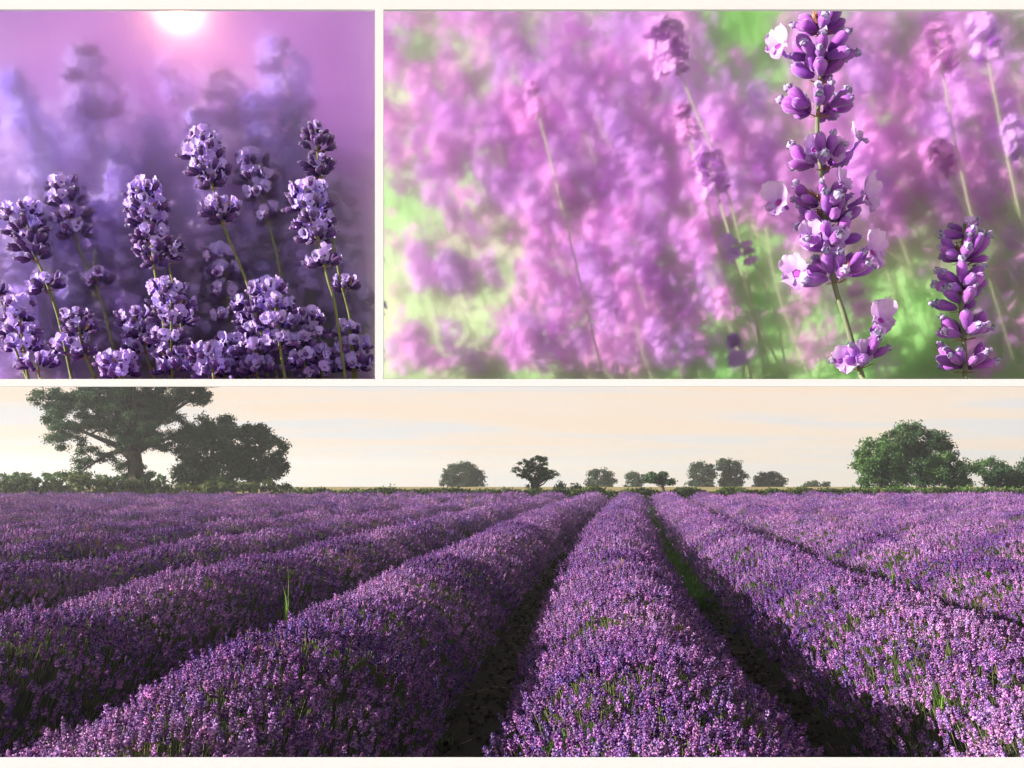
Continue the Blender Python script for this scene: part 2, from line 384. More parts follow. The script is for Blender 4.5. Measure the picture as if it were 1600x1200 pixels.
grass_weed(449, 965, -2, 84, 'tall bright green grass weed at the edge of the near left lavender row', M['blade_bright'], 6, 0.35, 1)
grass_weed(418, 985, -2, 24, 'short arching green weed left of the tall grass weed', M['blade_bright'], 4, 1.3, 2)
grass_weed(30, 945, -3, 50, 'broad green weed at the left edge of the field', M['blade_bright'], 12, 0.4, 3)
grass_weed(78, 872, -4, 28, 'thin yellow green weed in the far left rows', M['blade_yellow'], 6, 0.6, 4)
grass_weed(260, 862, -4, 16, 'low yellow green weed with arching blades among the left rows', M['blade_yellow'], 8, 1.2, 5)
grass_weed(372, 868, -4, 22, 'upright yellow green weed right of the arching one', M['blade_yellow'], 7, 0.7, 6)
grass_weed(330, 832, -5, 22, 'rusty brown dry weed standing in the far left rows', M['dry'], 14, 0.5, 7)
grass_weed(133, 850, -5, 34, 'pinkish pale dry weed standing tall in the far left rows', M['dry'], 16, 0.6, 8)
grass_weed(1395, 905, 2, 24, 'green weed low in the second row right of centre', M['blade_bright'], 12, 0.7, 9)
grass_weed(1470, 1115, 1, 40, 'yellow green weed deep in the near right lavender row', M['blade_bright'], 12, 0.6, 10)

# ------------------------------------------------------------------ trees
def leaf_quads(centers, radii, counts, size, seed):
    g = np.random.default_rng(seed); Ps = []
    for c, r, n in zip(centers, radii, counts):
        d = g.normal(size=(n, 3)); d /= np.linalg.norm(d, axis=1)[:, None]
        Ps.append(np.asarray(c) + d * (np.asarray(r) * (np.minimum(np.abs(g.normal(size=(n, 1))), 1.55) * 0.68 + 0.08)))
    Pn = np.concatenate(Ps); n = len(Pn)
    a = g.normal(size=(n, 3)); a /= np.linalg.norm(a, axis=1)[:, None]
    b = np.cross(a, g.normal(size=(n, 3))); b /= np.linalg.norm(b, axis=1)[:, None]
    s = (size * g.uniform(0.6, 1.3, n))[:, None]
    V = np.stack([Pn - a*s, Pn + b*s*.6, Pn + a*s, Pn - b*s*.6], 1).reshape(-1, 3)
    return V, np.arange(n * 4).reshape(-1, 4)
def tree(name, px_base, py_base, y, crown, trunk_w, label, cat='tree', leafm='leaf_dark', clump=None, cover=1.0, fork=0.45, seed=1, limbs=14, leaf=0.2, group=None, airy=0.0):
    """crown = list of ellipses in photograph pixels (cx, cy, rx, ry); y = distance"""
    r2 = random.Random(seed); s = y / 1600
    base = P(px_base, py_base, y); gz = ground_h(y); base.z = gz
    root = bpy.data.objects.new(name, None); COL.objects.link(root); root.location = base
    tag(root, label, cat, group)
    cl = clump or 1.1; cs = []; rs = []; cn = []
    for (cx, cyy, rx, ry) in crown:
        c = P(cx, cyy, y) - base; ax = Vector((rx * s, rx * s * 0.85, ry * s))
        vol = ax.x * ax.y * ax.z; n = max(4, int(cover * 3.2 * vol / cl ** 3 * 0.9)) if vol < 60 else max(4, int(cover * 2.6 * vol / cl ** 3 * 0.55))
        n = min(n, 230)
        for i in range(n):
            d = Vector((r2.gauss(0, 1), r2.gauss(0, 1), r2.gauss(0, 1))).normalized() * (r2.uniform(0.45, 1.0) ** 0.6)
            p = c + Vector((d.x*ax.x, d.y*ax.y, d.z*ax.z)) * 0.88
            if p.z < 0.25: p.z = 0.25 + r2.random() * 0.4
            q = cl * r2.uniform(0.55, 1.15); cs.append(p); rs.append((q * 1.15, q * 1.1, q * 0.75)); cn.append(int(r2.uniform(0.75, 1.25) * 150 * (1 - airy) * (1.7 if y < 110 else 1.3)))
    V, F = leaf_quads([tuple(c) for c in cs], rs, cn, leaf * (.74 if y < 110 else .8), seed)
    link('crown', mesh_np('crown', V, F, [M[leafm]]), root)
    top = max(c.z for c in cs); cxm = sum(c.x for c in cs) / len(cs)
    w = trunk_w * s / 2; fz = top * fork; mb = MB()
    lx = cxm * 0.25
    trunk = [(0, 0, -0.4), (0, 0, 0), (0.05*w, 0, fz*0.3), (lx*0.4, 0, fz*0.7), (lx, 0, fz)]
    mb.tube(trunk, [w*1.6, w*1.35, w*1.0, w*0.88, w*0.8], 10)
    link('trunk', mb.mesh('trunk', [M['bark']], True), root)
    ends = r2.sample(cs, min(limbs, len(cs)))
    for e in ends:
        st = Vector((lx, 0, fz)) if r2.random() < 0.6 else Vector((lx*0.7, 0, fz * r2.uniform(0.7, 1)))
        mid = st.lerp(e, 0.5) + Vector((r2.gauss(0, .3), r2.gauss(0, .3), (e - st).length * r2.uniform(-0.02, 0.14)))
        q1 = st.lerp(mid, .5) + Vector((0, 0, (e-st).length * .04)); q2 = mid.lerp(e, .5)
        m2 = MB(); lw = w * r2.uniform(0.3, 0.52)
        m2.tube([st - Vector((0, 0, w * 0.4)), q1, mid, q2, e], [lw, lw*.8, lw*.58, lw*.36, lw*.12], 6)
        for t in range(3):
            s0 = mid.lerp(e, r2.random() * .7); e2 = min(cs, key=lambda c: (c - s0 - Vector((r2.gauss(0, 1), r2.gauss(0, 1), r2.gauss(0, .7))) * cl * 1.6).length)
            m2.tube([s0, s0.lerp(e2, .5) + Vector((0, 0, .15)), e2], [lw*.36, lw*.22, lw*.07], 5)
        link('limb', m2.mesh('limb', [M['bark']], True), root)
    return root
def bushes(name, ell, y, label, leafm, seed, leaf=0.13, dens=60, cat='bush', group=None):
    g = random.Random(seed); s = y / 1600; cs = []; rs = []; cn = []; base = P(ell[0][0], YH + H / s, y); base.z = ground_h(y)
    for (cx, cyy, rx, ry) in ell:
        c = P(cx, cyy, y) - base
        for i in range(max(3, int(rx * ry * s * s * 5))):
            d = Vector((g.gauss(0, 1), g.gauss(0, 1), g.gauss(0, 1))).normalized() * g.random() ** .5
            p = c + Vector((d.x*rx*s, d.y*rx*s*.8, d.z*ry*s)); p.z = max(p.z, .15); cs.append(tuple(p)); rs.append((.5, .5, .4)); cn.append(dens)
    V, F = leaf_quads(cs, rs, cn, leaf, seed); root = bpy.data.objects.new(name, None); COL.objects.link(root); root.location = base
    tag(root, label, cat, group); link('foliage', mesh_np('foliage', V, F, [M[leafm]]), root)
    mb = MB()
    for i in range(7): e = cs[g.randrange(len(cs))]; mb.tube([(g.gauss(0, .1), g.gauss(0, .1), -.1), (e[0]*.4, e[1]*.4, e[2]*.6), e], [.05, .035, .01], 5)
    link('branches', mb.mesh('branches', [M['bark']]), root)

# the big oak with its companions
tree('oak_tree', 213, 777, 92, [(75, 625, 42, 20), (120, 650, 55, 38), (105, 690, 30, 18), (140, 715, 28, 22), (122, 738, 26, 14), (180, 600, 75, 50), (215, 560, 95, 45), (285, 605, 60, 30), (322, 618, 24, 16),
     (200, 670, 45, 40), (250, 665, 50, 45), (185, 725, 22, 28), (232, 735, 18, 18), (215, 640, 60, 30)],
     26, 'largest oak, wide open crown cut by the white bar, at the left hedge', leafm='leaf_dark', clump=0.62, cover=0.33, fork=0.30, seed=11, limbs=44, leaf=0.12, airy=-0.1)
tree('broad_tree', 330, 776, 94, [(322, 700, 58, 40), (300, 738, 40, 30), (350, 740, 42, 30), (335, 662, 32, 20)],
     18, 'dense bushy tree reaching the ground, right of the largest oak', leafm='leaf_green', clump=0.75, cover=0.55, fork=0.35, airy=0.2, seed=12, limbs=10, leaf=0.17)
tree('oak_tree', 395, 770, 96, [(395, 690, 35, 34), (425, 705, 24, 26), (405, 735, 42, 22), (440, 735, 18, 13), (372, 700, 25, 40)],
     14, 'smaller dark oak at the right end of the left tree group', leafm='leaf_dark', clump=0.6, cover=0.5, fork=0.3, airy=0.25, seed=13, limbs=12, leaf=0.16)
# trees along the skyline
tree('oak_tree', 722, 768, 175, [(722, 741, 34, 18), (700, 752, 18, 12), (745, 752, 16, 13), (722, 756, 30, 8)], 5, 'wide dome shaped tree standing alone left of the slender one', leafm='leaf_far', clump=0.8, cover=0.62, airy=0.2, seed=21, limbs=6, leaf=0.2)
tree('ash_tree', 832, 772, 98, [(838, 724, 24, 15), (818, 735, 17, 14), (858, 738, 15, 16), (838, 742, 26, 16), (832, 762, 14, 8)], 8, 'airy round tree with sky showing between its branches, mid skyline', leafm='leaf_green', clump=0.34, cover=0.20, fork=0.3, seed=22, limbs=24, leaf=0.12, airy=0.6)
bushes('shrub', [(888, 764, 18, 9), (878, 764, 10, 8), (900, 765, 10, 6)], 97, 'low green shrub right of the airy round tree', 'leaf_green', 31)
tree('oak_tree', 940, 768, 172, [(938, 742, 18, 12), (952, 752, 13, 10), (925, 755, 12, 8), (940, 760, 24, 4)], 4, 'small hazy tree with gaps, right of the low green shrub', leafm='leaf_far', clump=0.8, cover=0.7, seed=23, limbs=8, leaf=0.22, airy=0.2)
tree('oak_tree', 993, 768, 178, [(995, 747, 17, 12), (990, 758, 18, 7)], 4, 'hazy rounded tree touching the darker leaning tree beside it', leafm='leaf_far', clump=0.7, cover=0.6, airy=0.2, seed=24, limbs=5, leaf=0.2)
tree('oak_tree', 1037, 771, 104, [(1028, 745, 17, 10), (1042, 752, 14, 8), (1018, 752, 10, 8)], 6, 'small dark tree leaning left where the rows meet the skyline', leafm='leaf_dark', clump=0.45, cover=0.7, fork=0.5, airy=0.25, seed=25, limbs=8, leaf=0.15)
tree('oak_tree', 1098, 768, 172, [(1098, 740, 22, 20), (1095, 757, 22, 10)], 5, 'left one of the two joined tall hazy trees', leafm='leaf_far', clump=0.7, cover=0.6, airy=0.2, seed=26, limbs=7, leaf=0.2)
tree('oak_tree', 1140, 768, 174, [(1138, 728, 20, 16), (1145, 745, 24, 16), (1138, 758, 24, 8)], 5, 'right and taller one of the two joined hazy trees', leafm='leaf_far', clump=0.7, cover=0.55, airy=0.2, seed=27, limbs=7, leaf=0.2)
tree('oak_tree', 1203, 768, 176, [(1203, 751, 26, 13), (1190, 757, 14, 8), (1218, 758, 13, 8)], 5, 'low domed hazy tree right of the two joined trees', leafm='leaf_far', clump=0.7, cover=0.6, airy=0.2, seed=28, limbs=6, leaf=0.2)
tree('oak_tree', 1277, 769, 185, [(1277, 758, 20, 7), (1268, 761, 12, 5)], 3, 'smallest and faintest skyline tree, right of the domed one', leafm='leaf_far', clump=0.9, cover=0.6, seed=29, limbs=4, leaf=0.24)
# right hand group
tree('oak_tree', 1440, 769, 100, [(1430, 692, 50, 32), (1462, 705, 30, 30), (1400, 700, 35, 28), (1445, 735, 50, 32)], 16, 'tall dark tree topping the right tree group', leafm='leaf_dark', clump=0.75, cover=0.5, fork=0.4, airy=0.2, seed=41, limbs=10, leaf=0.17)
tree('broad_tree', 1375, 769, 95, [(1368, 715, 34, 38), (1352, 740, 20, 28), (1392, 740, 34, 28)], 12, 'mid green leafy tree in front at the left of the right group', leafm='leaf_green', clump=0.9, cover=0.9, fork=0.4, seed=42, limbs=8, leaf=0.17)
tree('broad_tree', 1487, 769, 95, [(1482, 735, 30, 28), (1510, 745, 22, 20)], 10, 'bright green bushy tree right of the tall dark one', leafm='leaf_green', clump=0.8, cover=0.9, fork=0.4, seed=43, limbs=8, leaf=0.16)
tree('ash_tree', 1545, 768, 105, [(1545, 728, 24, 18), (1560, 742, 22, 18)], 6, 'thin airy tree with pale leaves near the right edge', leafm='leaf_green', clump=0.6, cover=0.5, fork=0.4, seed=44, limbs=10, leaf=0.15, airy=0.35)
tree('broad_tree', 1575, 768, 98, [(1565, 748, 32, 20), (1605, 740, 25, 24), (1640, 735, 30, 28)], 8, 'dark bushy tree cut by the right edge', leafm='leaf_dark', clump=0.8, cover=0.85, fork=0.4, seed=45, limbs=8, leaf=0.16)
bushes('shrub', [(612, 766, 7, 4)], 88, 'tiny shrub poking out of the hedge left of the dome shaped tree', 'hedge', 51, leaf=0.1)
bushes('shrub', [(1255, 768, 9, 3), (1150, 769, 14, 3)], 88, 'low pale green shrubs on the verge under the hazy trees', 'hedge', 52, leaf=0.1)

# hedge and rough grass margin behind the field
def margin(name, x0, x1, ydist, hfun, label, m, seed, leaf=0.13, per=26, kind=None, cat=None, thick=1.5):
    g = np.random.default_rng(seed); r2 = random.Random(seed); L = x1 - x0; n = int(L * per); cs = []; rs = []; cn = []
    for i in range(n):
        x = x0 + L * r2.random(); hh = hfun(x); z = hh * r2.random() ** 0.7
        cs.append((x, ydist + r2.uniform(0, thick), z)); rs.append((.35, .35, .28)); cn.append(22)
    V, F = leaf_quads(cs, rs, cn, leaf, seed)
    o = link(name, mesh_np(name, V, F, [m])); tag(o, label, cat, kind=kind); return o
def hh_left(x):
    px = 800 + x / 90 * 1600
    return (1.9 if px < 250 else 1.5 if px < 460 else 1.0) * (1 + 0.35 * noise.noise(Vector((x * .25, 3, 0))) + 0.25 * noise.noise(Vector((x * 1.1, 7, 0))))
margin('hedge', -62, -19, 89, hh_left, 'dark uneven hedge along the far left edge of the field', M['hedge'], 61, cat='hedge')
margin('hedge', -18.9, 62, 88, lambda x: 0.95 * (1 + 0.5 * noise.noise(Vector((x * .5, 3, 2)))), 'low grassy hedge strip along the far middle and right edge', M['hedge'], 62, cat='hedge', per=90, thick=.8)
margin('thicket', -100, -34, 112, lambda x: 2.4 * (1 + 0.4 * noise.noise(Vector((x * .15, 1, 5)))), 'pale green scrub rising behind the left hedge', M['leaf_green'], 63, leaf=0.2, per=14, kind='stuff', thick=5)
margin('thicket', 30, 60, 90, lambda x: 1.1, 'sunlit green scrub below the right trees', M['blade'], 64, leaf=0.13, per=16, kind='stuff', thick=3)

# ------------------------------------------------------------------ the white display stand with its two planted boxes
YB = 2.0
def slabbox(mb, px0, px1, py0, py1, y0=YB, y1=YB + 0.008):
    a = P(px0, py1, YB); b = P(px1, py0, YB); mb.box((a.x, y0, a.z), (b.x, y1, b.z))
stand = bpy.data.objects.new('display_stand', None); COL.objects.link(stand); stand.location = (0, YB, 0)
tag(stand, 'white stand dividing the view into two upper openings and one wide lower opening', 'display stand')
def stand_part(name, *a, y0=YB, y1=YB + 0.008):
    mb = MB(); slabbox(mb, *a, y0=y0, y1=y1); me = mb.mesh(name, [M['white']])
    me.transform(Matrix.Translation((0, -YB, 0))); link(name, me, stand)
stand_part('rail', -160, 1760, -70, 14.6); stand_part('rail', -160, 1760, 592.2, 603.8); stand_part('rail', -160, 1760, 1185, 1250)
stand_part('mullion', 585.8, 599, 14.6, 592.2)
for a, b in ((-160, -130), (1730, 1760)):
    stand_part('stile', a, b, 14.6, 592.2); stand_part('stile', a, b, 603.8, 1185)
    stand_part('leg', a, b, 1250, 745 + H * 1600 / YB)

BANKS = {'left': (2.72, 3.0)}      # the left bank runs parallel to the stand; the right one runs obliquely, nearer at its right end
SIDE = 'left'; RR = 1.85
def bank_front(c): return 2.72 if SIDE == 'left' else 4.4 / (1 + .7 * c)      # c = x / y
def bank_z(c, y):
    y0 = bank_front(c)
    if y <= y0: return H + (YH - 593) / 1600 * y
    if SIDE == 'left': z0 = H + (YH - 593) / 1600 * 2.72; z1 = H + (YH + 60) / 1600 * 3.0; return z0 + (z1 - z0) * (y - 2.72) / .28
    return H + .095 * y0 + 1.5 * ((y * (1 + .7 * c)) - 4.4)
def bank_row(c, y): return YH - (bank_z(c, y) - H) * 1600 / y
def bank_y(px, py):
    """depth at which the line of sight through a point of the picture meets the bank"""
    c = (px - 800) / 1600; y = bank_front(c)
    while bank_row(c, y) > py and y < 7: y += .02
    return y
def planter(label, pxa, pxb, bank_mat, bank_name, bank_label, seed, yea, yeb):
    V = [P(pxa, 602, YB + .012), P(pxb, 602, YB + .012), P(pxa, 594, YB + .012), P(pxb, 594, YB + .012), P(pxa, 602, yea), P(pxb, 602, yeb), P(pxa, 594, yea), P(pxb, 594, yeb)]
    mb = MB(); mb.add(V, [(0,1,3,2),(4,6,7,5),(0,4,5,1),(2,3,7,6),(0,2,6,4),(1,5,7,3)])
    root = bpy.data.objects.new('planter', None); COL.objects.link(root); tag(root, label, 'planter')
    link('tray', mb.mesh('tray', [bank_mat]), root)
    a, b = P(pxa, 602, yea + .003), P(pxb, 602, yeb + .003); mb = MB(); V = []
    za, zb = [bank_z((p - 800) / 1600, ye) + .05 for p, ye in ((pxa, yea), (pxb, yeb))]
    for q, zt in ((a, za), (b, zb)):
        for dy in (0, .02): V += [(q.x, q.y + dy, q.z), (q.x, q.y + dy, zt)]
    mb.add(V, [(0,1,5,4),(2,6,7,3),(0,2,3,1),(4,5,7,6),(1,3,7,5),(0,4,6,2)]); link('back_panel', mb.mesh('back_panel', [M['tray']]), root)
    V = []; F = []; ny, nx = 44, 60
    for j in range(ny + 1):
        t = j / ny
        for i in range(nx + 1):
            px = pxa + (pxb - pxa) * i / nx; c = (px - 800) / 1600; y0 = bank_front(c); y = y0 + ((.28 if SIDE == 'left' else RR / (1 + .7 * c)) * t) - (.03 if j == 0 else 0)
            V.append((c * y, y, bank_z(c, y) + 0.03 * noise.noise(Vector((c * y * 4, y * 4, seed))) * (j > 0)))
    for j in range(ny):
        for i in range(nx): a = j * (nx + 1) + i; F.append((a, a + 1, a + nx + 2, a + nx + 1))
    o = link(bank_name, mesh_np(bank_name, V, F, [bank_mat], smooth=True)); tag(o, bank_label, kind='structure'); return o
M['tray'] = mat('dark_tray', [(0.05, 0.045, 0.035), (0.09, 0.08, 0.06)], 6, 0.9)
M['bank_green'] = mat('bank_grass', [(0.14, 0.40, 0.08), (0.22, 0.48, 0.16), (0.40, 0.44, 0.32)], 3.0, 0.9, coords='Generated')
M['bank_violet'] = mat('bank_violet', [(0.24, 0.08, 0.46), (0.40, 0.17, 0.64), (0.50, 0.22, 0.60)], 3.0, 0.9, coords='Generated')
planter('violet planting tray and back panel behind the upper left opening', -125, 591.5, M['bank_violet'], 'lavender_bank', 'violet bank of blossom far behind the upper left flowers', 1.0, 3.04, 3.04)
SIDE = 'right'
planter('green planting tray and back panel behind the upper right opening', 593.5, 1725, M['bank_green'], 'grass_bank', 'pale green grassy bank behind the upper right flowers', 5.0, 6.95, 4.5)

# added scattering layer in place of lens blur behind the front flowers
def blur_mist(x0, x1, y0, y1, dens, g, label, wide=0):
    mb = MB(); zb = H + (YH - 593.5) / 1600 * y1
    V = [(x0, y0, H + (YH - 593.5) / 1600 * y0), (x1, y0, H + (YH - 593.5) / 1600 * y0), (x1, y1, zb), (x0, y1, zb)]
    V += [(v[0], v[1], H + 1.28) for v in V]
    mb.add(V, [(0,3,2,1),(4,5,6,7),(0,1,5,4),(1,2,6,5),(2,3,7,6),(3,0,4,7)])
    mt = volmat('blur_mist', (1, 1, 1), dens, g)
    if wide:      # an added share that scatters wider, for the soft glow round the low sun
        N = mt.node_tree.nodes; L = mt.node_tree.links; vs = N.new('ShaderNodeVolumeScatter'); vs.inputs['Density'].default_value = wide; vs.inputs['Anisotropy'].default_value = .93
        vs.inputs['Color'].default_value = (1, 1, 1, 1); ad = N.new('ShaderNodeAddShader'); out = next(n for n in N if n.type == 'OUTPUT_MATERIAL'); pv = next(n for n in N if n.type == 'PRINCIPLED_VOLUME')
        L.new(pv.outputs[0], ad.inputs[0]); L.new(vs.outputs[0], ad.inputs[1]); L.new(ad.outputs[0], out.inputs['Volume'])
    o = link('blur_mist', mb.mesh('blur_mist', [mt])); tag(o, label, kind='stuff')
blur_mist(-1.22, -0.3062, 2.29, 2.35, 56, 0.994, 'added blurring layer behind the front flowers of the upper left opening', 13)
blur_mist(-0.3052, 1.32, 2.29, 2.35, 60, 0.9979, 'added blurring layer behind the front flowers of the upper right opening')

# the low sun glowing behind the upper left flowers
mb = MB(); nn = 24; V = []; F = []
for j in range(nn // 2 + 1):
    for i in range(nn):
        th = math.pi * j / (nn // 2); ph = 2 * math.pi * i / nn; V.append((math.sin(th)*math.cos(ph)*.028, math.sin(th)*math.sin(ph)*.028, math.cos(th)*.028))
for j in range(nn // 2):
    for i in range(nn): F.append((j*nn+i, j*nn+(i+1)%nn, (j+1)*nn+(i+1)%nn, (j+1)*nn+i))
mb.add(V, F)
gm = bpy.data.materials.new('sun_glow'); gm.use_nodes = True; nt = gm.node_tree; nt.nodes.clear()
e_ = nt.nodes.new('ShaderNodeEmission'); o_ = nt.nodes.new('ShaderNodeOutputMaterial'); nt.links.new(e_.outputs[0], o_.inputs[0])
e_.inputs['Color'].default_value = (1, 0.46, 0.26, 1); e_.inputs['Strength'].default_value = 32
gs = link('glowing_sun', mb.mesh('glowing_sun', [gm], True), None, P(280, 12, 2.58)); tag(gs, 'low sun glowing pinkish white behind the blurred lavender of the upper left opening', 'sun')

# ------------------------------------------------------------------ close-up lavender
def grad_mat(name, base, tip, z0, z1, nscale=6, rough=0.6, sheen=0.6, trans=0.1, rand=0.15, huev=0.015, stripe=0.0, bump=0.0):
    m = bpy.data.materials.new(name); m.use_nodes = True; nt = m.node_tree; N = nt.nodes; L = nt.links; b = N['Principled BSDF']; out = N['Material Output']
    tc = N.new('ShaderNodeTexCoord'); sp = N.new('ShaderNodeSeparateXYZ'); L.new(tc.outputs['Object'], sp.inputs[0])
    mr = N.new('ShaderNodeMapRange'); mr.inputs[1].default_value = z0; mr.inputs[2].default_value = z1; L.new(sp.outputs['Z'], mr.inputs[0])
    nz = N.new('ShaderNodeTexNoise'); nz.inputs['Scale'].default_value = nscale; nz.inputs['Detail'].default_value = 4
    mp = N.new('ShaderNodeMapping'); mp.inputs['Scale'].default_value = (1, 1, 0.35); L.new(tc.outputs['Object'], mp.inputs[0]); L.new(mp.outputs[0], nz.inputs['Vector'])
    ad = N.new('ShaderNodeMath'); ad.operation = 'MULTIPLY_ADD'; L.new(nz.outputs['Fac'], ad.inputs[0]); ad.inputs[1].default_value = 1.1; L.new(mr.outputs[0], ad.inputs[2])
    sb = N.new('ShaderNodeMath'); sb.operation = 'SUBTRACT'; sb.use_clamp = True; L.new(ad.outputs[0], sb.inputs[0]); sb.inputs[1].default_value = 0.55
    mx = N.new('ShaderNodeMix'); mx.data_type = 'RGBA'; L.new(sb.outputs[0], mx.inputs[0]); mx.inputs[6].default_value = (*base, 1); mx.inputs[7].default_value = (*tip, 1)
    oi = N.new('ShaderNodeObjectInfo'); hs = N.new('ShaderNodeHueSaturation'); r1 = N.new('ShaderNodeMapRange'); r1.inputs[3].default_value = 1 - rand; r1.inputs[4].default_value = 1 + rand
    L.new(oi.outputs['Random'], r1.inputs[0]); L.new(r1.outputs[0], hs.inputs['Value'])
    w = N.new('ShaderNodeTexWhiteNoise'); w.noise_dimensions = '1D'; L.new(oi.outputs['Random'], w.inputs['W']); r2_ = N.new('ShaderNodeMapRange'); r2_.inputs[3].default_value = .5 - huev; r2_.inputs[4].default_value = .5 + huev
    L.new(w.outputs['Value'], r2_.inputs[0]); L.new(r2_.outputs[0], hs.inputs['Hue']); L.new(mx.outputs[2], hs.inputs['Color']); L.new(hs.outputs[0], b.inputs['Base Color'])
    b.inputs['Roughness'].default_value = rough; b.inputs['Sheen Weight'].default_value = sheen; b.inputs['Sheen Tint'].default_value = (0.85, 0.75, 1, 1); b.inputs['Specular IOR Level'].default_value = 0.3
    if bump:
        n2 = N.new('ShaderNodeTexNoise'); n2.inputs['Scale'].default_value = 28; n2.inputs['Detail'].default_value = 2; L.new(tc.outputs['Object'], n2.inputs['Vector'])
        bp = N.new('ShaderNodeBump'); bp.inputs['Strength'].default_value = bump; bp.inputs['Distance'].default_value = 0.002; L.new(n2.outputs['Fac'], bp.inputs['Height']); L.new(bp.outputs[0], b.inputs['Normal'])
    tr = N.new('ShaderNodeBsdfTranslucent'); ms = N.new('ShaderNodeMixShader'); ms.inputs[0].default_value = trans
    L.new(hs.outputs[0], tr.inputs['Color']); L.new(b.outputs[0], ms.inputs[1]); L.new(tr.outputs[0], ms.inputs[2]); L.new(ms.outputs[0], out.inputs[0])
    return m
PAL = {
 'right': dict(bud=grad_mat('magenta_bud', (0.25, 0.010, 0.40), (0.56, 0.18, 0.80), 0.1, 1.1, sheen=0.8, bump=0.5, trans=0.3), tip=grad_mat('grey_tip', (0.22, 0.14, 0.40), (0.46, 0.38, 0.66), 0.7, 1.2, nscale=12, bump=0.5),
               petal=grad_mat('lilac_petal', (0.42, 0.16, 0.68), (0.80, 0.56, 0.95), 0.2, 0.75, nscale=3, trans=0.35, sheen=0.2), mouth=mat('flower_mouth', [(0.25, 0.02, 0.25), (0.4, 0.05, 0.35)], 5),
               stem=mat('grey_green_stem', [(0.12, 0.15, 0.08), (0.22, 0.24, 0.16)], 25, 0.8, stretch=(1, 1, .2), sheen=0.5, bump=0.3), bract=mat('brown_bract', [(0.22, 0.10, 0.06), (0.42, 0.25, 0.16)], 12, 0.8)),
 'left': dict(bud=grad_mat('dark_bud', (0.035, 0.010, 0.09), (0.20, 0.08, 0.34), 0.1, 1.1, sheen=0.15, bump=0.5, trans=0.2), tip=grad_mat('dusky_tip', (0.10, 0.06, 0.2), (0.40, 0.32, 0.55), 0.7, 1.2, nscale=12, bump=0.5),
               petal=grad_mat('pale_lilac_petal', (0.38, 0.23, 0.84), (0.66, 0.51, 0.98), 0.0, 0.5, nscale=4, trans=0.42, sheen=0.0), mouth=mat('dark_mouth', [(0.06, 0.02, 0.12), (0.12, 0.04, 0.2)], 5),
               stem=mat('olive_stem', [(0.10, 0.13, 0.03), (0.22, 0.25, 0.08)], 25, 0.7, stretch=(1, 1, .2), sheen=0.3, bump=0.3), bract=mat('tan_bract', [(0.24, 0.14, 0.08), (0.45, 0.30, 0.2)], 12, 0.8)),
}
def bud_mesh(pal, kind, sides=12):
    r2 = random.Random(kind * 17 + 5); mb = MB()
    prof = [(0, .05), (.08, .10), (.28, .155), (.52, .19), (.72, .195), (.86, .165), (.95, .11), (1.0, .04)]
    bend_ = r2.uniform(-.06, .1); V = []
    for z, r in prof:
        for k in range(sides):
            t = 2*math.pi*k/sides; rr_ = r * (1 + (.12 if k % 2 else -.08)) * (1 + r2.uniform(-.03, .03)); V.append((rr_*math.cos(t) + bend_*z*z, rr_*math.sin(t), z))
    F = []
    for j in range(len(prof) - 1):
        for k in range(sides): F.append((j*sides+k, j*sides+(k+1)%sides, (j+1)*sides+(k+1)%sides, (j+1)*sides+k))
    F.append(tuple(range((len(prof)-1)*sides, len(prof)*sides)))
    mb.add(V, F, 0)
    if kind % 3:      # a withered or just opening corolla at the mouth
        n = 5 if kind % 3 == 1 else 8
        for q in range(n):
            t = 2*math.pi*q/n; l = r2.uniform(.14, .34); a = Vector((math.cos(t), math.sin(t), 0)); b = Vector((-math.sin(t), math.cos(t), 0)); o = Vector((bend_, 0, .93))
            p0 = o + a*.07; p1 = o + a*(.10 + r2.uniform(0, .08)) + Vector((0, 0, l*.6)); p2 = o + a*r2.uniform(-.02, .14) + Vector((0, 0, l))
            w = r2.uniform(.06, .09); mb.add([p0 - b*w, p0 + b*w, p1 + b*w*1.2, p2 + b*w*.3, p2 - b*w*.4, p1 - b*w*1.2], [(0,1,2,5),(5,2,3,4)], 1)
    else:
        for q in range(5):
            t = 2*math.pi*q/5; a = Vector((math.cos(t), math.sin(t), 0)); b = Vector((-math.sin(t), math.cos(t), 0)); o = Vector((bend_, 0, .93)) + a*.11
            mb.add([o - b*.06, o + b*.06, o - a*.05 + Vector((0, 0, .13))], [(0,1,2)], 1)
    for q in range(46):      # fine hairs
        t = r2.uniform(0, 6.283); z = r2.uniform(.12, .97); i = max(j for j in range(len(prof)) if prof[j][0] <= z); r = prof[i][1] + (prof[min(i+1, 7)][1] - prof[i][1]) * (z - prof[i][0]) / max(.01, prof[min(i+1, 7)][0] - prof[i][0])
        a = Vector((math.cos(t), math.sin(t), 0)); b = Vector((-math.sin(t), math.cos(t), 0)); o = a * r * .97 + Vector((bend_*z*z, 0, z)); l = r2.uniform(.03, .075)
        mb.add([o - b*.007, o + b*.007, o + a*l + Vector((0, 0, l*.6))], [(0,1,2)], 1)
    return mb.mesh('bud', [pal['bud'], pal['tip']], True)
